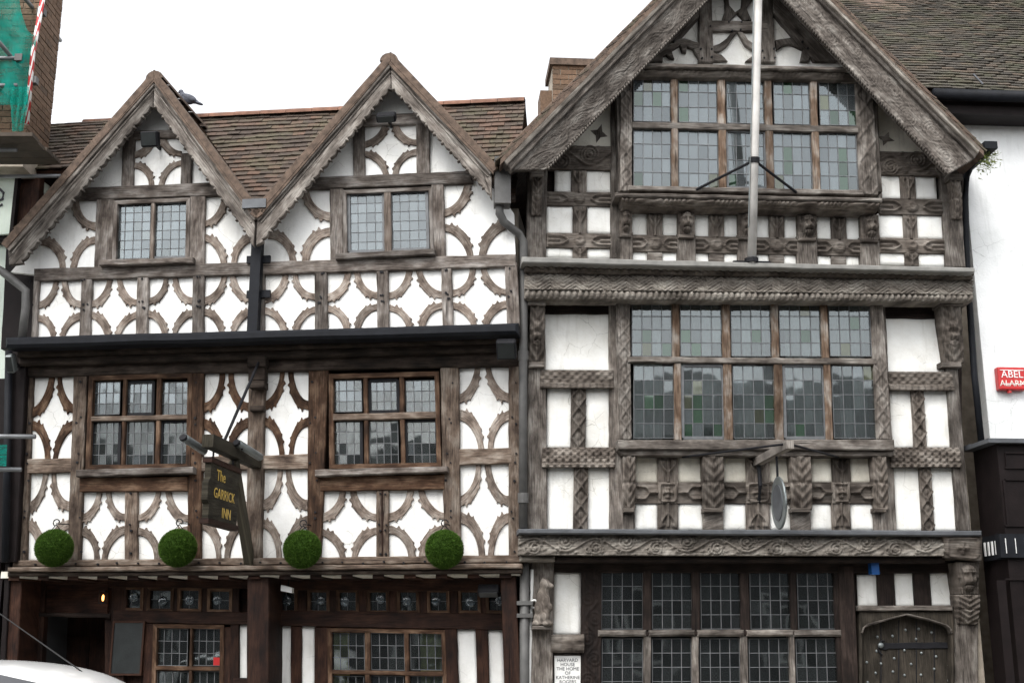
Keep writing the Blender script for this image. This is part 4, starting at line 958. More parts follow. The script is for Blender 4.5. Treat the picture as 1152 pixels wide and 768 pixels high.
for a, b in ((712, 745), (762, 812), (826, 862), (884, 930), (944, 978)): curtain(H, H.quad(a, 352, b, 494), VF-.22, win, M['curtain'], .015, 11)
# corbels and chequers under the window
CB = [(701, 714.5), (791, 814), (890, 912.5), (983, 998)]
for k, (a, b) in enumerate(CB):
    relief(H, 'corbel', H.quad(a, 513, b, 573), VF+.0, h_acanthus, HC, house, .0075, .16, w_bot=.08); hp('corbel_foot', a+.6, 571, b-.6, 576, -.02, .13, HC); hp('post', a+.3, 575, b-.3, 597, -.04, .05, HT)
hp('post', 852, 512, 857, 597, -.04, .04, HT)
for k in range(3):
    a, b = CB[k][1], CB[k+1][0]
    if k == 1: cells = [(a, 839.5), (839.5, 866), (866, b)]
    else: w_ = (b-a); cells = [(a, a+w_*.335), (a+w_*.335, a+w_*.63), (a+w_*.63, b)]
    for i, (c0, c1) in enumerate(cells):
        if i == 1:
            carve('carved_block', c0, 513, c1, 542.5, .035, h_tulip); carve('carved_block', c0, 542, c1, 566, .05, h_rosette); carve('carved_block', c0, 565.5, c1, 597, .04, lambda S, T, Ls, Lt: h_tulip(S, Lt-T, Ls, Lt))
        else:
            hpan(c0, 513, c1, 543, 0, 'hstain', bulge=.014, grow=.6); hpan(c0, 565, c1, 596, 0, 'hwhite', bulge=.014, grow=.6)
            carve('carved_block', c0, 542, c1, 566, .035, lambda S, T, Ls, Lt, i=i: h_fork(S, T, Ls, Lt, -1 if i == 0 else 1))
# --- ledge and vine frieze over the ground floor
prism(H, 'lead_ledge', [(583, 594.5), (1105, 596.5), (1105, 602.5), (583, 600)], -.1, .29, M['lead'], house, bev=.012, wob=.003, step=.3)
relief(H, 'vine_frieze', [(584, 600.5), (1062, 602.8), (1062, 625), (584, 624)], .17, lambda *a: h_vine2(*a), HF, house, .0095, .35, gain=2, maxn=640, w_bot=.245)
relief(H, 'frieze_end', [(1062, 602.8), (1105, 603), (1104, 631), (1062, 627)], .25, h_rosette, HC, house, .0095, .35, w_bot=.2)
prism(H, 'moulding', [(625, 624.5), (1064, 625.5), (1064, 632.5), (625, 631.5)], -.3, .16, M['hdark'], house, bev=.02)
prism(H, 'moulding', [(585, 624.5), (624.5, 624.5), (624.5, 631), (585, 631)], -.3, .17, HF, house, bev=.02)
# --- ground floor
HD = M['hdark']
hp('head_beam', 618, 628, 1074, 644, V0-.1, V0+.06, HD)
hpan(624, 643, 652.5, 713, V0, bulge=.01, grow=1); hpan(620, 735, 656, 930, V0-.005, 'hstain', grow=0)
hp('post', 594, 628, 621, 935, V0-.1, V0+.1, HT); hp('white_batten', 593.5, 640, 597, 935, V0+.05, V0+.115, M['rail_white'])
carve('carved_rail', 620, 713, 657, 734, V0+.09, lambda S, T, Ls, Lt: .02*np.sin(np.pi*T/Lt)**.5 + .012*np.abs(np.sin(S*28))*np.abs(np.sin(T/Lt*6.28)))
relief(H, 'carved_post', H.quad(653, 640, 676, 930), V0+.055, lambda S, T, Ls, Lt: h_vine(T, S, Lt, Ls, .4)*.8, HD, house, .012, .1)
# notice board is a separate thing; window
win = hp('window', 671, 862, 950, 874, V0-.08, V0+.16, HD)
gc = [(677, 723), (734, 778), (788.5, 833), (844, 889), (897.5, 943)]
for a, b in zip(gc, gc[1:]):
    hp('mullion', a[1]+.8, 640, b[0]-.8, 709, V0-.06, V0+.06, HD, win); hp('mullion', a[1]+1.3, 715, b[0]-1.3, 864, V0-.06, V0+.055, M['htim'], win)
hp('jamb', 943.8, 640, 954, 935, V0-.06, V0+.05, HD, win)
for a, b in gc: hp('transom', a-4, 708, b+4.5, 715.5, V0-.06, V0+.085, M['htim'], win, bev=.02)
hp('transom_rail', 673, 709.5, 948, 714.5, V0-.06, V0+.07, HD, win)
lights(H, win, [(a, 643, b, 707) for a, b in gc], 4, 4, V0+.005, None, single=False, lw=.0036)
lights(H, win, [(a, 718, b, 862) for a, b in gc], 4, 9, V0+.005, None, single=False, lw=.0036)
room(H, H.quad(674, 640, 946, 864), V0-.07, 1.5, win)
hp('stall_board', 671, 873, 950, 935, V0-.05, V0+.03, HD)
hp('post', 949, 636, 967, 935, V0-.1, V0+.07, HD)
for a in [(966, 647, 988, 681), (1006.5, 640, 1029, 681), (1047, 640, 1070, 681)]: hpan(*a, V0-.01, bulge=.008, grow=1)
for a in [(987.5, 640, 1007, 682), (1028.5, 640, 1047.5, 682)]: hp('stud', *a, V0-.06, V0+.03, HD)
hp('door_lintel', 966, 680.5, 1072, 686.5, V0-.05, V0+.1, M['htim'])
# door with four-centred arch
arch = lambda cx=1021, s=50, top=691.5, sp=712: [(cx-s, sp), (cx-s+2, sp-6), (cx-s+7, sp-10), (cx-25, top+6.5), (cx, top), (cx+25, top+6), (cx+s-7, sp-9), (cx+s-2, sp-5), (cx+s, sp)]
A_ = arch()
prism(H, 'door_spandrel', [(967, 687)] + [(1074, 687), (1074, 935), (1071, 935)] + A_[::-1] + [(971, 935), (967, 935)], V0-.06, V0+.06, M['door'], house, bev=.012, wob=.001)
ar2 = arch(1021, 51.5, 689.5, 711)
prism(H, 'arch_moulding', ar2 + A_[::-1], V0, V0+.085, M['htim'], house, bev=.006, wob=0, rough=False)
dr = prism(H, 'door', [(971, 935)] + A_ + [(1071, 935)], V0-.09, V0-.05, M['door'], house, bev=.004, wob=0)
for k in range(4): x = 971+100*(k+1)/5; prism(H, 'plank_groove', [(x-.6, 697), (x+.6, 697), (x+1.2, 935), (x, 935)], V0-.06, V0-.047, M['black'], dr, bev=.001, wob=0, rough=False)
prism(H, 'hinge_strap', [(990, 722.5), (1066, 722), (1067, 729), (1000, 729.5), (996, 731), (988, 729)], V0-.05, V0-.035, M['black'], dr, bev=.005); prism(H, 'hinge_strap', [(990, 860), (1066, 860), (1067, 867), (990, 868)], V0-.05, V0-.035, M['black'], dr, bev=.005)
c_ = [H.loc(994+6*math.cos(t), 728+8*math.sin(t), V0-.035) for t in [RAD(k) for k in range(100, 290, 20)]]; MB().tube(c_, .008, 6).build('hinge_curl', M['black'], dr)
p_ = H.loc(991, 725.5, V0-.03); MB().sphere(p_, (.035, .02, .03), 10, 6).build('hinge_boss', M['pewter'], dr, True)
st = MB()
for x, y in [(1018.5, 708), (1033.5, 707), (1048, 711), (987, 716), (1004, 715), (1030.5, 718.5), (1068, 717), (986, 732), (1017.5, 731), (1036.5, 734), (1053, 738), (1006, 740), (975, 744.5), (991, 746), (1025, 746.5), (1051, 752), (1067.5, 748), (985, 756.5), (1004.5, 755), (1017.5, 759), (1036, 758.5), (1067, 765), (976, 767)] + [(978+15*(i % 7)+7*(i//7 % 2), 772+14*(i//7)) for i in range(70)]:
    st.sphere(H.loc(x, y, V0-.05), (.016, .016, .016), 7, 4)
tag(st.build('door_studs', M['pewter'], dr, True), kind='stuff')
# right corner post with carved bracket
prism(H, 'post', [(1075, 628), (1100, 628), (1101, 935), (1078, 935)], V0-.12, V0+.09, HT, house)
relief(H, 'carved_bracket', [(1076, 632), (1102, 632), (1101, 668), (1078, 668)], V0+.28, lambda S, T, Ls, Lt: h_face(S, T, Ls, Lt)*1.1, HC, house, .007, .25, w_bot=V0+.2)
relief(H, 'carved_bracket', [(1077, 668.5), (1102, 668.5), (1100, 702), (1078, 701)], V0+.22, lambda S, T, Ls, Lt: h_acanthus(S, T, Ls, Lt), HC, house, .007, .2, w_bot=V0+.12)
# bear carved on the left post
bp0 = H.loc(611, 703, V0+.2); bear = []
def bpt(px, py, w): return H.loc(px, py, w)
k_ = .0094
for (px, py, w, rx, ry, rz) in [(611, 672, .08, 7.5, 8, 10), (609, 684, .08, 8, 9, 10), (608, 695, .07, 8, 8, 7), (613, 657, .10, 6, 6.5, 6.5), (619, 658.5, .13, 4, 4, 3.2), (621.5, 659, .14, 2.2, 2.4, 2.2), (611, 650.5, .09, 2, 2, 2.2), (616, 676, .15, 3, 3.5, 7), (619, 683, .17, 3, 3.4, 4.5), (614, 693, .15, 4.5, 5.5, 6.5), (616, 701, .16, 6, 5.5, 3), (604, 701, .1, 5.5, 6, 3.5), (612, 664, .08, 6, 7, 5)]:
    bear.append((bpt(px, py, V0+.1+w), (rx*k_, ry*k_, rz*k_)))
blob('carved_bear', bear, .012, HC, house)
hp('bear_plinth', 599, 703.5, 621, 708, V0, V0+.26, HT)
MB().tube([H.loc(601+3.5*math.cos(t), 679+4.5*math.sin(t), V0+.13) for t in [2*math.pi*k/14 for k in range(15)]], .012, 6).build('iron_ring', M['rail_white'], house, True)
# backing walls
backing(H, house, 594, 626, 1100, 935, [(676, 642, 944, 862), (971, 690, 1071, 935)], V0-.05, HD)
backing(H, house, 594, 336, 1082, 600, [(709, 338, 984, 496)], -.06, M['hdark'])
backing(H, house, 614, 186, 1083, 300, [(700, 185, 984, 216)], V2-.06, M['hdark'])
# --- bargeboards, verge
AP = 839
for s, pts in (('l', dict(tile=((AP, -106), (563, 172)), cap=((AP, -95), (567, 181)), bo=((AP, -83), (575, 191)), bi=((AP, -46), (615, 191)))), ('r', dict(tile=((AP, -106), (1106, 163)), cap=((AP, -95), (1104, 167)), bo=((AP, -83), (1097, 178)), bi=((AP, -46), (1066, 196))))):
    bo, bi, cap, tl = pts['bo'], pts['bi'], pts['cap'], pts['tile']; wB = V2+.52
    q = [bo[0], bo[1], bi[1], bi[0]] if s == 'r' else [bo[1], bo[0], bi[0], bi[1]]
    relief(H, 'bargeboard', q, wB, h_leafy, HT, house, .0095, .06, gain=.8, maxn=420)
    def band_(a, b, w0, w1, mat, nm): prism(H, nm, [a[0], a[1], b[1], b[0]], w0, w1, mat, house, bev=.008, wob=.002)
    mid = tuple(((c[0]*.55+d[0]*.45), (c[1]*.55+d[1]*.45)) for c, d in zip(cap, bo))
    band_(cap, mid, wB-.1, wB+.09, HF, 'barge_moulding'); band_(mid, bo, wB-.08, wB+.05, HT, 'barge_moulding'); band_(tl, cap, wB-.25, wB+.08, M['verge'], 'verge')
    teeth = MB(); n = 92
    for k in range(n):
        f = k/n; p = H.loc(bi[0][0]*(1-f)+bi[1][0]*f, bi[0][1]*(1-f)+bi[1][1]*f, wB); teeth.sphere(p+Vector((0, .01, -.002)), (.013, .03, .02), 7, 5)
    tag(teeth.build('barge_teeth', HT, house, True), kind='stuff')
    # feet
    # roof slope with its tiles
    wt = wB+.09; A, F = H.loc(*tl[0], wt), H.loc(*tl[1], wt); dn = Vector((0, 0, -.07)); back = Vector((0, 5.5, 0)); dd = Vector((0, 0, -.06))
    a, b = A+dn, F+dn
    mb = MB(); mb.hexa([b+dd, b+back+dd, a+back+dd, a+dd], [b, b+back, a+back, a]); ro = mb.build('roof', M['verge'], house)
    et = (A-F); Lt = et.length; et.normalize(); es = Vector((0, 1, 0)); en = et.cross(es).normalized()
    if en.z < 0: en = -en
    tiles('roof_tiles', b-et*.03, es, et, en, 5.4, Lt, M['tile'], ro, sag=.006)
A = H.loc(839, -106, V2+.61)
for k in range(15):
    mb = MB()
    for y in (k*.36, k*.36+.355):
        for j in range(9): th = math.pi*j/8; mb.v.append(A + Vector((-.12*math.cos(th), y, .1*math.sin(th)-.09))); mb.uv.append((0, 0))
    mb.f += [(j+9, j+10, j+1, j) for j in range(8)]; mb.f.append(tuple(range(9))); mb.build('ridge_tile', M['ridge'], house)
# hull
hu0, hu1 = H.loc(596, 470, 0).x, H.loc(1088, 470, 0).x; hz = H.loc(840, 200, V2).z
MB().box((hu0, .1, -.1), (hu0+.1, 5.9, hz-.6)).box((hu1-.12, .1, -.1), (hu1-.02, 5.9, hz-.6)).box((hu0, 5.8, -.1), (hu1, 5.9, hz)).build('side_wall', M['mortar'], house)
for y in (300, 600): z = H.loc(840, y, 0).z; MB().box((hu0+.12, -.0, z-.05), (hu1-.14, 5.7, z+.04)).build('floor_slab', M['room'], house)
# chimney behind the gable
ch0 = H.loc(622, 120, -2.6); ch1 = H.loc(664, 68, -2.6); 
core = MB().box((ch0.x, 2.6, hz-.2), (ch1.x+.25, 3.2, ch1.z-.06)).build('chimney', M['mortar'], house)
bricks('brick', Vector((ch0.x, 2.6, ch1.z-1.2)), Vector((1, 0, 0)), Vector((0, -1, 0)), ch1.x+.25-ch0.x, 1.15, core, M['brick2'])
MB().box((ch0.x-.04, 2.55, ch1.z-.1), (ch1.x+.3, 3.25, ch1.z)).build('chimney_cap', M['verge'], core)
MB().box((ch0.x-.16, 2.7, hz-.2), (ch0.x, 3.1, ch1.z-.42)).build('chimney_shoulder', M['brick2'], core)
# downpipes
hop = G.loc(564, 205, W2+.35)
pip = M['pipe']
t0, t1 = H.loc(565, 180, .45), H.loc(565, 232, .45)
MB().box((t0.x-.085, -.55, t1.z), (t0.x+.085, -.36, t0.z)).build('rain_hopper', pip, house)
MB().tube([H.loc(562, 230, .45), H.loc(562, 240, .44), H.loc(567, 250, .4), H.loc(584, 263, .3), H.loc(589, 272, .26), H.loc(589, 330, .26), H.loc(588.5, 440, .2), H.loc(588.5, 594, .2)], .045, 10).build('downpipe', pip, house, True)
for y in (330, 400, 560): p = H.loc(588.5, y, .21); MB().tube([p+Vector((0, 0, -.05)), p+Vector((0, 0, .05))], .056, 10).build('pipe_collar', pip, house)
MB().tube([H.loc(590, 628, .0), H.loc(590, 930, .0)], .05, 10).build('downpipe', pip, house, True)
for y in (678, 692): p = H.loc(590, y, 0); MB().box((p.x-.08, -.06, p.z-.02), (p.x+.08, .06, p.z+.02)).build('pipe_bracket', pip, house)
MB().tube([H.loc(1112, 164, .5), H.loc(1108, 168, .5), H.loc(1102, 178, .45), H.loc(1092, 188, .2), H.loc(1087.5, 198, .1), H.loc(1086, 225, .06), H.loc(1088, 300, .02), H.loc(1096, 420, .02), H.loc(1104, 497, .02)], .035, 10).build('downpipe', M['gutter'], house, True)
MB().box((H.loc(1104, 162, .6).x, -.68, H.loc(1108, 170, .6).z), (H.loc(1118, 162, .6).x, 5., H.loc(1108, 164, .6).z+.02)).build('roof_gutter', M['gutter'], house)

mo = MB(); rm = random.Random(5); m0 = H.loc(1108, 178, .5)
for k in range(260):
    b_ = m0 + Vector((rm.gauss(0, .05), rm.uniform(-.12, .1), rm.gauss(-.02, .07))); d_ = Vector((rm.uniform(-.3, 1), rm.uniform(-1, .2), rm.uniform(-.6, .8))).normalized()*rm.uniform(.03, .07); w_ = Vector((.006, 0, .006))
    i_ = len(mo.v); mo.v += [b_-w_, b_+w_, b_+d_]; mo.uv += [(0, 0)]*3; mo.f.append((i_, i_+1, i_+2))
M['moss'] = plain('moss', (.12, .15, .03), .9); tag(mo.build('moss', M['moss'], house), kind='stuff')
# ------------------------------------------------------------------ white building with a dark shop bay on the right
shop = empty('rendered_shop', H.o, H.ang, 'white rendered building with mossy tiled roof and dark shop bay at the right edge', 'building')
nb = -.13
a, b = H.loc(1079, 130, nb), H.loc(1420, 130, nb); zb = H.loc(1120, 497, nb).z
MB().box((a.x, -nb, -.1), (b.x, -nb+.2, a.z+.05)).build('wall', M['nwhite'], shop)
MB().box((a.x, 5.8, -.1), (b.x, 6, a.z)).box((b.x-.2, -nb+.2, -.1), (b.x, 5.8, a.z)).build('rear_wall', M['mortar'], shop)
eL, eR = H.loc(1010, 104, .22), H.loc(1420, 101, .22); eR.z = eL.z
et = Vector((0, math.cos(RAD(48)), math.sin(RAD(48)))); en = Vector((0, -math.sin(RAD(48)), math.cos(RAD(48))))
eL2 = H.loc(880, 104, .22); eL2.z = eL.z; O = Vector((eL2.x, -.22, eL.z))
mb = MB(); LL = b.x-eL2.x+.2; mb.hexa([O-en*.08, O+Vector((LL, 0, 0))-en*.08, O+Vector((LL, 0, 0))+et*5.2-en*.08, O+et*5.2-en*.08], [O, O+Vector((LL, 0, 0)), O+Vector((LL, 0, 0))+et*5.2, O+et*5.2]); ro = mb.build('roof', M['verge'], shop)
tiles('roof_tiles', O+en*.005, Vector((1, 0, 0)), et, en, LL, 5.2, M['tile2'], ro, tw=.15, gauge=.082, sag=.04, jit=.0022)
p = H.loc(1106, 95, .2); MB().tube([O+et*.12+Vector((p.x-O.x, 0, 0))+en*.08, O+et*.42+Vector((p.x-O.x, 0, 0))+en*.08], .01, 6).build('roof_hook', M['lead'], ro)
MB().tube([H.loc(1050, 106, .30), Vector((b.x, -.30, H.loc(1050, 106, .30).z))], .065, 12).build('gutter', M['gutter'], shop, True)
f0, f1 = H.loc(1050, 113, .2), H.loc(1100, 135, .05)
MB().box((f0.x, -.2, f1.z), (b.x, .1, f0.z+.05)).build('fascia', M['shop'], shop)
# shop bay
c0 = H.loc(1127, 560, .45); zt_ = H.loc(1127, 499, .45).z
bay = MB().box((c0.x, -.45, -.1), (b.x, .1, zt_)).build('shop_bay', M['shop'], shop)
MB().box((c0.x-.12, -.53, zt_), (b.x, .12, zt_+.045)).build('lead_flashing', M['lead'], bay)
MB().box((H.loc(1088, 499, -.05).x, -.05, zt_+.01), (c0.x-.1, .12, zt_+.06)).build('lead_flashing', M['lead'], bay)
def bayrect(name, px0, py0, px1, py1, w0, w1, mat):
    p, q = H.loc(px0, py0, w1), H.loc(px1, py1, w1); return MB().box((p.x, -w1, q.z), (q.x, -w0, p.z)).build(name, mat, bay)
for (x0, x1, y0, y1) in [(1131, 1165, 508, 527), (1131, 1165, 538, 592), (1131, 1165, 650, 780), (1131, 1165, 790, 900)]:
    for r in ((x0, y0, x1, y0+2.2), (x0, y1-2.2, x1, y1), (x0, y0+2.3, x0+2.2, y1-2.3), (x1-2.2, y0+2.3, x1, y1-2.3)): bayrect('panel_moulding', *r, .44, .468, M['shop'])
bayrect('fascia_band', 1124, 600, 1420, 628, .40, .50, M['gutter'])
z0, z1 = H.loc(1127, 628, .45).z, H.loc(1127, 600, .45).z
MB().box((c0.x-.04, -.45, z0), (c0.x+.01, .0, z1)).build('fascia_band', M['gutter'], bay)
for x in (1132, 1143, 1154, 1165, 1176): bayrect('white_bar', x-1.1, 605, x+1.1, 622, .49, .51, M['rail_white'])
for k in range(5): y = -.06-k*.085; MB().box((c0.x-.05, y-.014, z0+.05), (c0.x-.035, y+.014, z1-.06)).build('white_bar', M['rail_white'], bay)
# alarm box on the white wall
al = empty('alarm_box', H.world(H.loc(1139, 440, nb)), H.ang, 'red burglar alarm box with white letters on the white wall', 'alarm box')
o_ = H.loc(1139, 440, nb); tl, brr = H.loc(1122, 413, nb+.09), H.loc(1156, 439, nb+.09)
bx = MB().box((tl.x-o_.x, -.09, 0), (brr.x-o_.x, 0, tl.z-brr.z)).build('case', M['red'], al)
bv = bx.modifiers.new('bevel', 'BEVEL'); bv.width = .015; bv.segments = 3
wd, hg = brr.x-tl.x, tl.z-brr.z; xc = (tl.x+brr.x)/2-o_.x; rx = Matrix.Rotation(math.pi/2, 4, 'X')
text_mesh('ABEL', hg*.44, M['rail_white'], al, Matrix.Translation((xc, -.092, hg*.66)) @ rx); text_mesh('ALARM', hg*.36, M['cream'], al, Matrix.Translation((xc, -.092, hg*.27)) @ rx)
for z in (.06, hg-.04): MB().box((xc-wd*.42, -.094, z-.0), (xc+wd*.42, -.089, z+.008)).build('border_line', M['rail_white'], al)
MB().tube([(xc-.03, -.05, -.03), (xc-.03, -.05, .01)], .025, 10).build('strobe', M['red'], al)

# ------------------------------------------------------------------ building and scaffolding at the left edge
left = empty('brick_building', G.o, G.ang, 'dark fronted building with tall brick chimney at the left edge', 'building')
uE = G.loc(6, 640, 0).x
MB().box((uE-5, .0, -.1), (uE-.02, 4, G.loc(0, 632, 0).z)).build('shop_wall', M['shop'], left)
zz0, zz1 = G.loc(0, 632, 0).z, G.loc(0, 205, 0).z
MB().box((uE-5, .02, zz0), (uE-.02, 4, zz1)).build('wall', M['ngreen'], left)
rect(G, 'dark_pilaster', 5, 390, 24, 632, .02, .14, M['shop'], left); rect(G, 'dark_pilaster', -2, 632, 4, 915, .0, .05, M['shop'], left)
rect(G, 'dark_boarding', 13, 196, 42, 300, -.02, .1, M['timdark'], left); rect(G, 'dark_boarding', 4, 266, 40, 392, -.02, .11, M['shop'], left); rect(G, 'dark_boarding', -60, 264, 14, 272, -.02, .12, M['shop'], left); rect(G, 'dark_boarding', -60, 426, 6, 640, -.02, .06, M['shop'], left)
MB().tube([G.loc(10, 395, .2), G.loc(6, 632, .2)], .04, 8).build('downpipe', M['gutter'], left, True)
rect(G, 'dark_boarding', 24, 193, 84, 312, -.32, -.25, M['timdark'], left, rough=False)
# roof slope next to the chimney
A0, A1 = G.loc(64, 192, .1), G.loc(36, 143, -.75)
es = Vector((-1, 0, 0)); et = Vector((0, .85, A1.z-A0.z)); Lr = et.length; et.normalize(); en = Vector((0, -et.z, et.y))
O = Vector((uE+.42, A0.y, A0.z)); mb = MB(); w_ = 5.4
mb.hexa([O-en*.06, O-en*.06+es*w_, O-en*.06+es*w_+et*Lr, O-en*.06+et*Lr][::-1], [O, O+es*w_, O+es*w_+et*Lr, O+et*Lr][::-1]); ro = mb.build('roof', M['timdark'], left)
tiles('roof_tiles', O+es*w_+en*.005, Vector((1, 0, 0)), et, en, w_, Lr, M['tile'], ro)
# chimney: front-right corner at Y 12.6, depth .62
cf, cbk = W(42, 30, 12.65), W(66, 30, 13.27)
cx = cf.x; czb, czt = W(33, 150, 12.65).z-.4, W(45, -90, 12.65).z
inv = (Matrix.Translation(G.o) @ Matrix.Rotation(G.ang, 4, 'Z')).inverted()
stack = empty('chimney_stack', (cx, 12.65, czb), 0, 'tall red brick chimney stack behind green netting at the left edge', 'chimney')
core = MB().box((-1.3, 0, 0), (0, .62, czt-czb)).build('masonry_core', M['mortar'], stack)
bricks('brick', Vector((-1.3, 0, .3)), Vector((1, 0, 0)), Vector((0, -1, 0)), 1.3, czt-czb-.4, stack, M['brick'])
bricks('brick', Vector((0, 0, .3)), Vector((0, 1, 0)), Vector((1, 0, 0)), .62, czt-czb-.4, stack, M['brick'])
MB().box((-1.36, -.06, czt-czb-.1), (.06, .68, czt-czb)).build('chimney_cap', M['brick'], stack)

scaf = empty('scaffolding', (cx-.4, 12, 0), 0, 'steel tube scaffolding with boards and green netting round the brick chimney', 'scaffolding')
so = Vector((cx-.4, 12, 0))
def tube_px(name, pts, r=.024, mat=None): return MB().tube([W(x, y, Y)-so for x, y, Y in pts], r, 8).build(name, mat or M['steel'], scaf, True)
tube_px('tube', [(14, -18, 12.1), (68, 46, 13.5)]); tube_px('tube', [(-6, 42, 11.9), (55, 114, 13.5)]); tube_px('tube', [(-20, 85, 12.0), (52, 142, 13.5)], .02)
tube_px('tube', [(-40, 66, 12.3), (26, 65.5, 12.3)]); tube_px('tube', [(-40, 97, 12.3), (20, 96, 12.3)]); tube_px('tube', [(-40, 199, 12.45), (68, 198, 12.45)], .022)
tube_px('tube', [(-60, 490, 11.4), (40, 491, 11.4)], .022); tube_px('tube', [(-60, 528, 11.6), (24, 528, 11.6)], .022)
tube_px('standard', [(-22, -60, 12.1), (-60, 915, 12.1)])
tube_px('striped_pole', [(49, -6, 12.35), (37, 60, 12.35), (30, 140, 12.35)], .028, M['stripe'])
for x, y, Y in ((47, 14, 12.4), (38, 91, 12.4), (22, 66, 12.25)): c = W(x, y, Y)-so; MB().box((c.x-.04, c.y-.04, c.z-.04), (c.x+.04, c.y+.04, c.z+.04)).build('clamp', M['pipe'], scaf)
pA, pB = W(36, 153, 11.65), W(67, 189, 12.42); zp = pA.z
for k in range(4):
    y0 = 11.65+k*.195; MB().box((pA.x-3-so.x, y0-so.y, zp), (pA.x+R.uniform(-.02, .02)-so.x, y0+.188-so.y, zp+.04)).build('board', M['plank'], scaf)
MB().tube([Vector((pA.x-3, 11.9, zp-.05))-so, Vector((pA.x-.25, 11.9, zp-.05))-so], .024, 8).build('tube', M['steel'], scaf, True)
# netting, hanging in folds
def net(outline, Y, n=22, amp=.05):
    vs, fs, uv = [], [], []
    for j in range(n+1):
        t = j/n; x0, x1, y = interp([(o[0], o[1]) for o in outline], t), interp([(o[0], o[2]) for o in outline], t), interp([(o[0], o[3]) for o in outline], t)
        for i in range(n+1):
            s = i/n; w_ = W(x0+(x1-x0)*s, y, Y + amp*math.sin(s*17+t*5)+amp*.6*math.sin(s*31+2-t*9)); vs.append(w_-so); uv.append((s*2.5, t*5))
    for j in range(n):
        for i in range(n): a = j*(n+1)+i; fs.append((a, a+1, a+n+2, a+n+1))
    return link('netting', mesh('netting', vs, fs, uv, True), M['net'], scaf)
net([(0, -60, 18, -30), (.25, -60, 24, 15), (.4, -60, 33, 40), (.43, -60, 42, 36), (.6, -60, 38, 70), (.8, -60, 33, 100), (1, -60, 31, 118)], 12.3)
net([(0, 10, 33, 98), (.5, 12, 31, 120), (1, 14, 26, 148)], 12.22, 16, .03); net([(0, -60, 8, 500), (1, -60, 7, 524)], 11.5, 8, .02)
# pale sign board
sb = empty('sign_board', G.world(G.loc(0, 264, .16)), G.ang, 'pale green sign board with black ornament at the left edge under the scaffold boards', 'sign')
o_ = G.loc(0, 264, .16); q0, q1 = G.loc(-50, 196, .16), G.loc(12, 264, .16)
MB().box((q0.x-o_.x, -.02, 0), (q1.x-o_.x, .03, q0.z-q1.z)).build('board', M['ngreen'], sb)
MB().box((q1.x-o_.x-.0, -.035, 0), (q1.x-o_.x+.04, .03, q0.z-q1.z)).box((q0.x-o_.x, -.035, q0.z-q1.z), (q1.x-o_.x+.04, .03, q0.z-q1.z+.035)).build('border', M['shop'], sb)
pts = [G.loc(x, y, .185)-o_ + Vector((0, 0, 0)) for x, y in ((-1, 212), (4, 217), (3, 224), (-2, 226), (-1, 232), (3, 230))]
MB().tube([Vector((p.x, -.025, p.z)) for p in pts], .016, 6).build('ornament', M['ink'], sb)

# ------------------------------------------------------------------ inn sign on its bracket
sg = empty('inn_sign', G.world(G.loc(284, 630, .05)), G.ang, 'hanging wooden inn sign with gold letters on a beam bracket', 'sign')
so_ = G.loc(284, 630, .05); us = G.loc(288, 522, .1).x; zB = G.loc(288, 520, .1).z
def sl_(u, w, z): return Vector((u-so_.x, -w-so_.y, z-so_.z))
def gbox(name, u0, u1, w0, w1, z0, z1, mat): a = sl_(u0, w1, z0); b = sl_(u1, w0, z1); return MB().box(a, b).build(name, mat, sg)
bt = .13
gbox('beam', us-.055, us+.055, .05, 1.55, zB-.06, zB+.06, M['sign'])
s0, s1 = sl_(us-.02, .08, zB-1.05), sl_(us-.02, .75, zB-.08)
def strut(a, b, wdt, name, mat):
    d = (b-a).normalized(); x = Vector((wdt/2, 0, 0)); y = d.cross(Vector((1, 0, 0))).normalized()*wdt*.6
    return MB().hexa([a-x+y, a+x+y, a+x-y, a-x-y], [b-x+y, b+x+y, b+x-y, b-x-y]).build(name, mat, sg)
strut(s0, s1, .085, 'strut', M['sign'])
MB().tube([sl_(us, .12, G.loc(287, 400, .2).z), sl_(us, 1.1, zB+.07)], .016, 8).build('stay_rod', M['black'], sg)
wN, wF = 1.5, .70; zT = zB-.17; zD = zT-.60
bd = MB()
prof = [(wF, zT), (wN, zT), (wN+.0, zT-.17), (wN+.05, zT-.22), (wN+.05, zT-.38), (wN, zT-.42), (wN, zD+.03), (wF, zD+.03)]
for du in (-.03, .03): bd.v += [sl_(us+du, w_, z) for w_, z in prof]; bd.uv += [(w_, z) for w_, z in prof]
n = len(prof); bd.f += [tuple(range(n)), tuple(range(2*n-1, n-1, -1))] + [(i, n+i, n+(i+1) % n, (i+1) % n) for i in range(n)]
bd.build('board', M['sign'], sg)
for z0_, z1_ in ((zT-.03, zT+.02), (zD, zD+.05)): gbox('board_frame', us-.045, us+.045, wF-.03, wN+.03, z0_, z1_, M['timdark'])
for w_ in (wN-.12, wF+.12): MB().tube([sl_(us, w_, zT), sl_(us, w_, zB-.08)], .01, 6).build('hanger', M['black'], sg)
# lettering on the right face (towards +u)
def sign_text(body, size, wc, z): 
    m = Matrix.Translation(sl_(us+.033, wc, z)) @ Matrix(((0, 0, 1, 0), (1, 0, 0, 0), (0, 1, 0, 0), (0, 0, 0, 1)))
    return text_mesh(body, size, M['gold'], sg, m, spacing=1.05)
sign_text('The', .15, 1.22, zT-.13); sign_text('GARRICK', .135, 1.10, zT-.30); sign_text('INN', .14, 1.02, zT-.47)
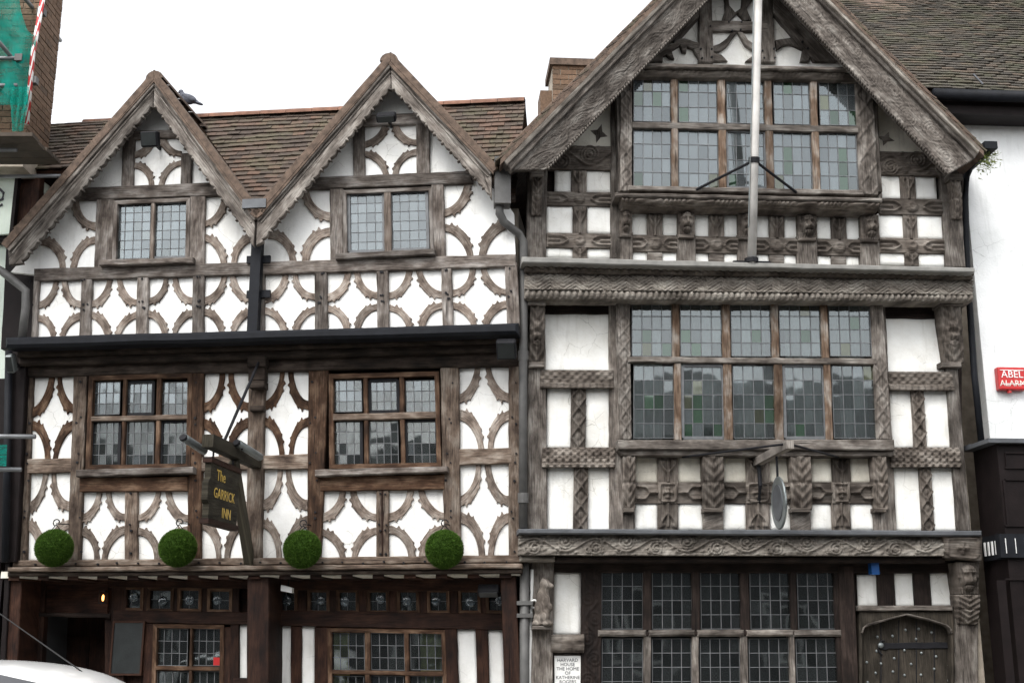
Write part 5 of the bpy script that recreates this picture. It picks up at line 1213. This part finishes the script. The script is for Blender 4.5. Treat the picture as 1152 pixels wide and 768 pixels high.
# trough lamps either side
for k, (px0, py0, px1, py1, w_) in enumerate([(207, 492, 231, 508, 1.35), (267, 498, 294, 515, .75)]):
    fl = empty('sign_lamp', G.world(G.loc((px0+px1)/2, (py0+py1)/2, w_)), G.ang, ['grey trough lamp on the left side of the hanging sign beam', 'grey trough lamp on the right side of the hanging sign beam'][k], 'lamp', 'lamps lighting the inn sign')
    c = G.loc((px0+px1)/2, (py0+py1)/2, w_); a = G.loc(px0, py0, w_+.2)-c; b = G.loc(px1, py1, w_-.2)-c
    MB().tube([a, a.lerp(b, .05), a.lerp(b, .95), b], [.025, .04, .04, .025], 10).build('housing', M['pewter'], fl, True)
    MB().tube([a+Vector((0, 0, -.01)), a-(b-a)*.06], .038, 8).build('end_cap', M['black'], fl)
    e = G.loc(250 if k == 0 else 272, 505, .9)-c; MB().tube([a.lerp(b, .3), e], .01, 6).build('arm', M['black'], fl)

# ------------------------------------------------------------------ clipped green balls hanging along the jetty
def ball_mesh():
    vs, fs = [], []; r0 = .182
    rr_ = random.Random(3)
    for k in range(16000):
        z = rr_.uniform(-1, 1); ph = rr_.uniform(0, 6.283); s = math.sqrt(1-z*z); d = Vector((s*math.cos(ph), s*math.sin(ph), z))
        t = d.cross(Vector((rr_.uniform(-1, 1), rr_.uniform(-1, 1), rr_.uniform(-1, 1)))).normalized(); l = rr_.uniform(.016, .028); dd = (d + t*rr_.uniform(-.6, .6) + Vector((0, 0, .15))).normalized()
        b = d*(r0-.004); w_ = d.cross(dd+Vector((.01, .02, .03))).normalized()*rr_.uniform(.002, .0035)
        i = len(vs); vs += [b-w_, b+w_, b+dd*l]; fs.append((i, i+1, i+2))
    return mesh('foliage', vs, fs)
bmsh = ball_mesh(); bcore = MB().sphere((0, 0, 0), .179, 24, 16)
core_me = mesh('ball_core', bcore.v, bcore.f, bcore.uv, True)
BL = ['round clipped green ball nearest the dark doorway, left of the inn sign', 'round clipped green ball hanging just left of the inn sign', 'round clipped green ball hanging right of the inn sign', 'round clipped green ball nearest the tall carved house']
for k, (x, y) in enumerate([(61, 616), (200, 616), (340, 617.5), (500, 617.5)]):
    c = G.loc(x, y, .34); t = empty('topiary_ball', G.world(c), G.ang, BL[k], 'topiary ball', 'green balls hung along the inn front')
    link('foliage', bmsh, M['leaf'], t); link('ball_core', core_me, M['leaf'], t)
    hk = []
    for i in range(14): a = i/13*4.4; hk.append(Vector((.035*math.cos(a)+.0, .0, .26+.035*math.sin(a))))
    MB().tube(hk, .006, 6).build('hook', M['black'], t)
    MB().tube([(0, .0, .24), (-.07, 0, .16)], .005, 5).tube([(0, .0, .24), (.07, 0, .16)], .005, 5).tube([(0, 0, .25), (0, .28, .27)], .006, 5).build('hanging_wire', M['black'], t)

# ------------------------------------------------------------------ flagpole with stays
b0 = H.loc(845.5, 295, .47); fp = empty('flagpole', H.world(b0), H.ang, 'white flagpole rising in front of the gable window', 'flagpole')
top = H.loc(853.5, -20, 1.05); d = (top-b0); 
MB().tube([Vector((0, 0, -.03)), d*.5, d, d*1.25], [.047, .045, .042, .038], 14).build('pole', M['polepaint'], fp, True)
MB().tube([Vector((0, 0, -.01)), Vector((0, 0, .04))], .075, 12).build('pole_socket', M['black'], fp)
MB().box((-.2, -.02, -.015), (.2, .02, .01)).build('base_plate', M['black'], fp)
cl = d*((293-180)/313); MB().tube([cl-d.normalized()*.03, cl+d.normalized()*.03], .06, 12).build('collar', M['black'], fp)
for x, y in ((783, 213.5), (896, 216.5)): MB().tube([cl, H.loc(x, y, VW+.05)-b0], .015, 6).build('stay', M['black'], fp)
MB().tube([d*1.2+Vector((-.06, -.02, 0)), d*.6+Vector((-.05, -.03, 0)), d*.12+Vector((-.05, -.03, 0))], .006, 5).build('halyard', M['pewter'], fp)

# ------------------------------------------------------------------ round hanging sign on the carved house
r0_ = H.loc(850, 521, .0); rs = empty('round_sign', H.world(r0_), H.ang, 'round pewter sign seen edge-on hanging under the first floor window', 'sign')
ln = 1.25
strut2 = MB().box((-.038, -ln, -.035), (.038, 0, .045)).build('arm', HT, rs)
for x in (768, 943): MB().tube([Vector((0, -ln+.06, .02)), H.loc(x, 514, .12)-r0_], .012, 6).build('stay', M['black'], rs)
dc = Vector((0, -.78, -.50)); dk = MB(); rw = .235
def disc(r, u0, u1, mat, nm):
    mb = MB(); n = 36
    for u in (u0, u1):
        for k in range(n): a = 2*math.pi*k/n; mb.v.append(dc+Vector((u, r*math.cos(a), r*1.05*math.sin(a)))); mb.uv.append((math.cos(a), math.sin(a)))
    mb.f += [tuple(range(n)), tuple(range(2*n-1, n-1, -1))] + [(k, n+k, n+(k+1) % n, (k+1) % n) for k in range(n)]; return mb.build(nm, mat, rs)
disc(rw, -.012, .012, M['pewter'], 'disc'); disc(rw*.72, -.018, .018, M['lead'], 'disc_centre')
rim = [dc+Vector((0, rw*math.cos(2*math.pi*k/36), rw*1.05*math.sin(2*math.pi*k/36))) for k in range(37)]
MB().tube(rim, .012, 8, False).build('rim', M['pewter'], rs, True)
MB().tube([dc+Vector((0, 0, rw)), Vector((0, -.78, -.04))], .012, 6).build('hanger', M['black'], rs)
MB().tube([Vector((0, -.12, -.04)), Vector((0, -.14, -.25)), Vector((0, -.05, -.42))], .022, 8).build('bracket_scroll', M['black'], rs)

# ------------------------------------------------------------------ notice by the corner post
p0, p1 = H.loc(623.5, 737, V0+.03), H.loc(654, 800, V0+.03); pl = empty('notice_board', H.world(Vector((p0.x, p0.y, p1.z))), H.ang, 'white notice with dark lettering beside the carved corner post', 'notice')
wd, hg = p1.x-p0.x, p0.z-p1.z
MB().box((0, -.012, 0), (wd, .01, hg)).build('panel', M['rail_white'], pl); 
MB().box((-.012, -.016, -.012), (wd+.012, .008, 0)).box((-.012, -.016, hg), (wd+.012, .008, hg+.012)).box((-.012, -.015, 0), (0, .008, hg)).box((wd, -.015, 0), (wd+.012, .008, hg)).build('frame', HD, pl)
for k, t in enumerate(['HARVARD', 'HOUSE', 'THE HOME', 'OF', 'KATHERINE', 'ROGERS']): text_mesh(t, .046, M['ink'], pl, Matrix.Translation((wd/2, -.013, hg-.045-k*.042)) @ rx)

# ------------------------------------------------------------------ lamps, lantern, menu board, cameras
def flood(px, py, w, fr, label, sx=.2, sz=.15, tilt=.5, mat='black', group='floodlights on the inn'):
    c = fr.loc(px, py, w); t = empty('floodlight', fr.world(c), fr.ang, label, 'floodlight', group)
    m = Matrix.Rotation(tilt, 4, 'X'); b = MB().box((-sx/2, -.07, -sz/2), (sx/2, .03, sz/2)); b.v = [m @ v for v in b.v]; o = b.build('housing', M[mat], t); bv = o.modifiers.new('bevel', 'BEVEL'); bv.width = .012
    g = MB().box((-sx*.42, -.076, -sz*.4), (sx*.42, -.071, sz*.4)); g.v = [m @ v for v in g.v]; g.build('lens', M['slate'], t)
    br = MB().box((-.012, 0, -.02), (.012, w*.5 if w < .3 else .28, .02)); br.build('bracket', M['black'], t); return t
flood(170, 157, W2+.26, G, 'black floodlight box under the peak of the left small gable', .19, .17, .35)
flood(435, 131, W2+.26, G, 'flat black floodlight under the peak of the middle gable', .21, .09, .9)
flood(570, 392, .46, G, 'black floodlight tilted below the right end of the long gutter', .2, .2, .6)
flood(550, 662, -.1, G, 'dim floodlight under the jetty beside the carved house', .22, .1, 1.0)
t = flood(14, 408, .3, G, 'small grey spotlight on the left corner of the inn', .08, .2, .5, 'pewter')
c = G.loc(116, 671, W0+.12); ln_ = empty('wall_lantern', G.world(c), G.ang, 'small lit lantern beside the dark doorway of the inn', 'lantern')
MB().box((-.035, -.035, -.07), (.035, .035, -.06)).box((-.035, -.035, .06), (.035, .035, .07)).box((-.035, -.035, -.06), (-.028, -.028, .06)).box((.028, -.035, -.06), (.035, -.028, .06)).box((.028, .028, -.06), (.035, .035, .06)).box((-.035, .028, -.06), (-.028, .035, .06)).box((-.006, .03, .05), (.006, .12, .06)).build('cage', M['black'], ln_)
MB().sphere((0, 0, -.01), (.014, .014, .035), 8, 6).build('flame_bulb', M['bulb'], ln_, True)
mp = empty('menu_board', G.world(G.loc(144, 757, W0+.06)), G.ang, 'grey framed menu board on the post right of the inn doorway', 'menu board')
o_ = G.loc(144, 757, W0+.06); q0, q1 = G.loc(130, 700, W0+.06), G.loc(158, 757, W0+.06)
MB().box((q0.x-o_.x, -.02, 0), (q1.x-o_.x, .02, q0.z-q1.z)).build('board', M['slate'], mp)
fz_ = q0.z-q1.z
MB().box((q0.x-o_.x-.02, -.03, -.02), (q1.x-o_.x+.02, .015, 0)).box((q0.x-o_.x-.02, -.03, fz_), (q1.x-o_.x+.02, .015, fz_+.02)).box((q0.x-o_.x-.02, -.029, 0), (q0.x-o_.x, .015, fz_)).box((q1.x-o_.x, -.029, 0), (q1.x-o_.x+.02, .015, fz_)).build('frame', M['timdark'], mp)
c = G.loc(324, 661, -.15); cc = empty('security_camera', G.world(c), G.ang, 'small white security camera under the jetty right of the sign post', 'camera')
MB().hexa([(-.05, .05, -.02), (.05, .05, -.05), (.05, .05, .0), (-.05, .05, .03)], [(-.06, -.06, -.03), (.06, -.06, -.055), (.06, -.06, .0), (-.06, -.06, .03)]).build('housing', M['rail_white'], cc); MB().tube([(0, .0, .02), (0, .05, .16)], .01, 6).build('bracket', M['black'], cc)
c = H.loc(983, 640.5, .02); bb = empty('beacon_box', H.world(c), H.ang, 'small blue beacon box under the jetty above the studded door', 'beacon')
MB().box((-.04, -.05, -.05), (.04, .05, .07)).build('housing', M['blue'], bb); MB().box((-.065, -.04, .07), (.065, .06, .085)).build('mounting_plate', M['black'], bb)

# ------------------------------------------------------------------ pigeon on the roof
pg = G.loc(212, 122, -.72); pn = empty('pigeon', G.world(pg), G.ang, 'grey pigeon perched on the tiles behind the left small gable', 'pigeon')
k = 1.15
body = [((-.02*k, 0, .10*k), (.085*k, .05*k, .05*k), (0, .35, 0)), ((-.075*k, 0, .145*k), (.035*k, .032*k, .045*k)), ((-.095*k, 0, .195*k), (.027*k, .024*k, .026*k)), ((.08*k, 0, .065*k), (.09*k, .03*k, .018*k), (0, .4, 0)), ((.01*k, .035*k, .11*k), (.09*k, .02*k, .035*k), (0, .4, 0)), ((.01*k, -.035*k, .11*k), (.09*k, .02*k, .035*k), (0, .4, 0)), ((-.123*k, 0, .19*k), (.012*k, .006*k, .006*k), (0, -.3, 0))]
M['pigeon'] = plain('pigeon_grey', (.06, .065, .085), .7, 0, .4, 30)
blob('body', body, .006, M['pigeon'], pn, 3)
MB().tube([(-.02, .02, .08), (-.02, .02, -.02)], .005, 5).tube([(-.02, -.02, .08), (-.02, -.02, -.02)], .005, 5).build('legs', M['red'], pn)

# ------------------------------------------------------------------ white car parked at the kerb (only its roof is in view)
def car():
    cx_, cy_ = -3.72, 9.45
    root = empty('parked_car', (cx_, cy_, -.124), 0, 'white hatchback with a raked black aerial at the bottom left corner', 'car')
    zc = .124
    paint = bpy.data.materials.new('white_car_paint'); paint.use_nodes = True; b = paint.node_tree.nodes['Principled BSDF']; b.inputs['Base Color'].default_value = (.8, .8, .79, 1); b.inputs['Roughness'].default_value = .25; b.inputs['Coat Weight'].default_value = .6
    gl = plain('car_glass', (.02, .022, .03), .06, 0, .05, 8, 0); rub = plain('rubber', (.02, .02, .02), .8)
    # cross-sections along x: (x, half width at sill, belt z, half width at belt, roof z, half width at roof)
    secs = [(-1.95, .70, .75, .72, .95, .60), (-1.88, .78, .86, .80, 1.22, .56), (-1.6, .82, .90, .84, 1.47, .57), (-1.2, .83, .90, .85, 1.56, .60), (-.6, .83, .90, .85, 1.595, .62), (0, .83, .89, .85, 1.59, .62), (.42, .83, .89, .85, 1.53, .61), (.72, .83, .88, .85, 1.42, .59), (1.25, .83, .87, .84, 1.06, .62), (1.5, .82, .86, .83, .93, .70), (1.9, .78, .78, .80, .82, .66), (2.1, .68, .64, .70, .68, .58)]
    vs, fs = [], []; K = 12
    for (x, hs_, zb_, hb, zr_, hr) in secs:
        half = [(hs_*.96, .22), (hs_, .45), (hb, zb_-.08), (hb*.985, zb_), (hr+(hb-hr)*.45, zb_+(zr_-zb_)*.55), (hr+.02, zr_-.07), (hr-.10, zr_-.018), (0, zr_)]
        ring = [(y, z) for y, z in half] + [(-y, z) for y, z in half[-2::-1]]
        vs += [(x, y, z) for y, z in ring]
    n = 15
    for i in range(len(secs)-1):
        for j in range(n-1): a = i*n+j; fs.append((a, a+1, a+n+1, a+n))
        fs.append((i*n+n-1, i*n, (i+1)*n, (i+1)*n+n-1))
    fs.append(tuple(range(n-1, -1, -1))); fs.append(tuple((len(secs)-1)*n+j for j in range(n)))
    body = link('body', mesh('body', vs, fs, smooth=True), paint, root); sd = body.modifiers.new('sub', 'SUBSURF'); sd.levels = sd.render_levels = 2
    for s in (-1, 1):
        def wpt(x, f):
            for p, q in zip(secs, secs[1:]):
                if p[0] <= x <= q[0]:
                    t = (x-p[0])/(q[0]-p[0]); v = [a+(b_-a)*t for a, b_ in zip(p, q)]; break
            hb, zb_, hr, zr_ = v[3], v[2], v[5], v[4]; y = hb+(hr+.02-hb)*f; return Vector((x, s*(y+.012), zb_+(zr_-.09-zb_)*f))
        for nm, xs in (('rear_window', (-1.45, -1.0, -.62)), ('door_window', (-.42, .1, .55, .85))):
            mb = MB(); P = [wpt(x, .06) for x in xs] + [wpt(x, 1.02 if x < .7 else .78) for x in xs[::-1]]; m_ = len(P)
            d = Vector((0, s*.012, 0)); mb.v += P + [p+d for p in P]; mb.uv += [(0, 0)]*(2*m_); mb.f += [tuple(range(m_)), tuple(range(2*m_-1, m_-1, -1))] + [(i, m_+i, m_+(i+1) % m_, (i+1) % m_) for i in range(m_)]
            mb.build(nm, gl, root)
        for x in (-1.28, 1.28):
            tr_ = MB().tube([(x, s*.70, .3), (x, s*.72, .3), (x, s*.86, .3), (x, s*.875, .3)], [.27, .3, .3, .27], 24).build('wheel', rub, root); MB().tube([(x, s*.868, .3), (x, s*.882, .3)], .19, 16).build('rim', M['steel'], tr_)
        MB().sphere((1.98, s*.52, .66), (.1, .16, .09), 12, 8).build('headlight', M['clear'], root, True); MB().sphere((-1.93, s*.6, .85), (.06, .1, .14), 10, 8).build('tail_light', M['red'], root, True)
        MB().sphere((.75, s*.98, .98), (.07, .09, .06), 10, 6).build('door_mirror', paint, root, True)
    mb = MB(); mb.hexa([(.80, -.52, 1.36), (1.22, -.6, 1.1), (1.22, .6, 1.1), (.80, .52, 1.36)], [(.82, -.52, 1.385), (1.24, -.6, 1.12), (1.24, .6, 1.12), (.82, .52, 1.385)]).build('windscreen', gl, root)
    a0 = W(95, 757, 9.45); a1 = W(-20, 676, 9.45); o = Vector((cx_, cy_, -.124))
    MB().tube([a0-o+Vector((.0, 0, -.05)), a0-o+(a1-a0)*.03, a1-o], [.022, .006, .004], 6).build('aerial', rub, root)
    MB().box((-1.9, -.72, .18), (1.95, .72, .28)).build('underbody', rub, root)
    return root
car()

# ------------------------------------------------------------------ terrace across the street (behind the camera, mirrored in the glass)
op = empty('terrace_building', (0, -2.7, 0), 0, 'plain brick terrace across the street, behind the viewpoint', 'building')
M['obrick'] = plain('terrace_render', (.10, .10, .105), .9, 0, .3, 2)
MB().box((-22, -.3, -.1), (22, 0, 6.2)).build('wall', M['obrick'], op)
mb = MB(); mb.hexa([(-22.3, .3, 6.1), (22.3, .3, 6.1), (22.3, -4, 8.4), (-22.3, -4, 8.4)][::-1], [(-22.3, .3, 6.2), (22.3, .3, 6.2), (22.3, -4, 8.5), (-22.3, -4, 8.5)][::-1]); mb.build('roof', M['slate'], op)
MB().box((-22, -8, -.1), (22, -7.8, 6.2)).build('rear_wall', M['obrick'], op)
for k in range(12):
    for z in (1.0, 3.9):
        x = -20+k*3.6; wn2 = MB().box((x-.55, -.05, z), (x+.55, .03, z+1.5)).build('window', M['rail_white'], op); MB().box((x-.47, .0, z+.08), (x+.47, .035, z+1.42)).build('glazing', M['slate'], wn2)
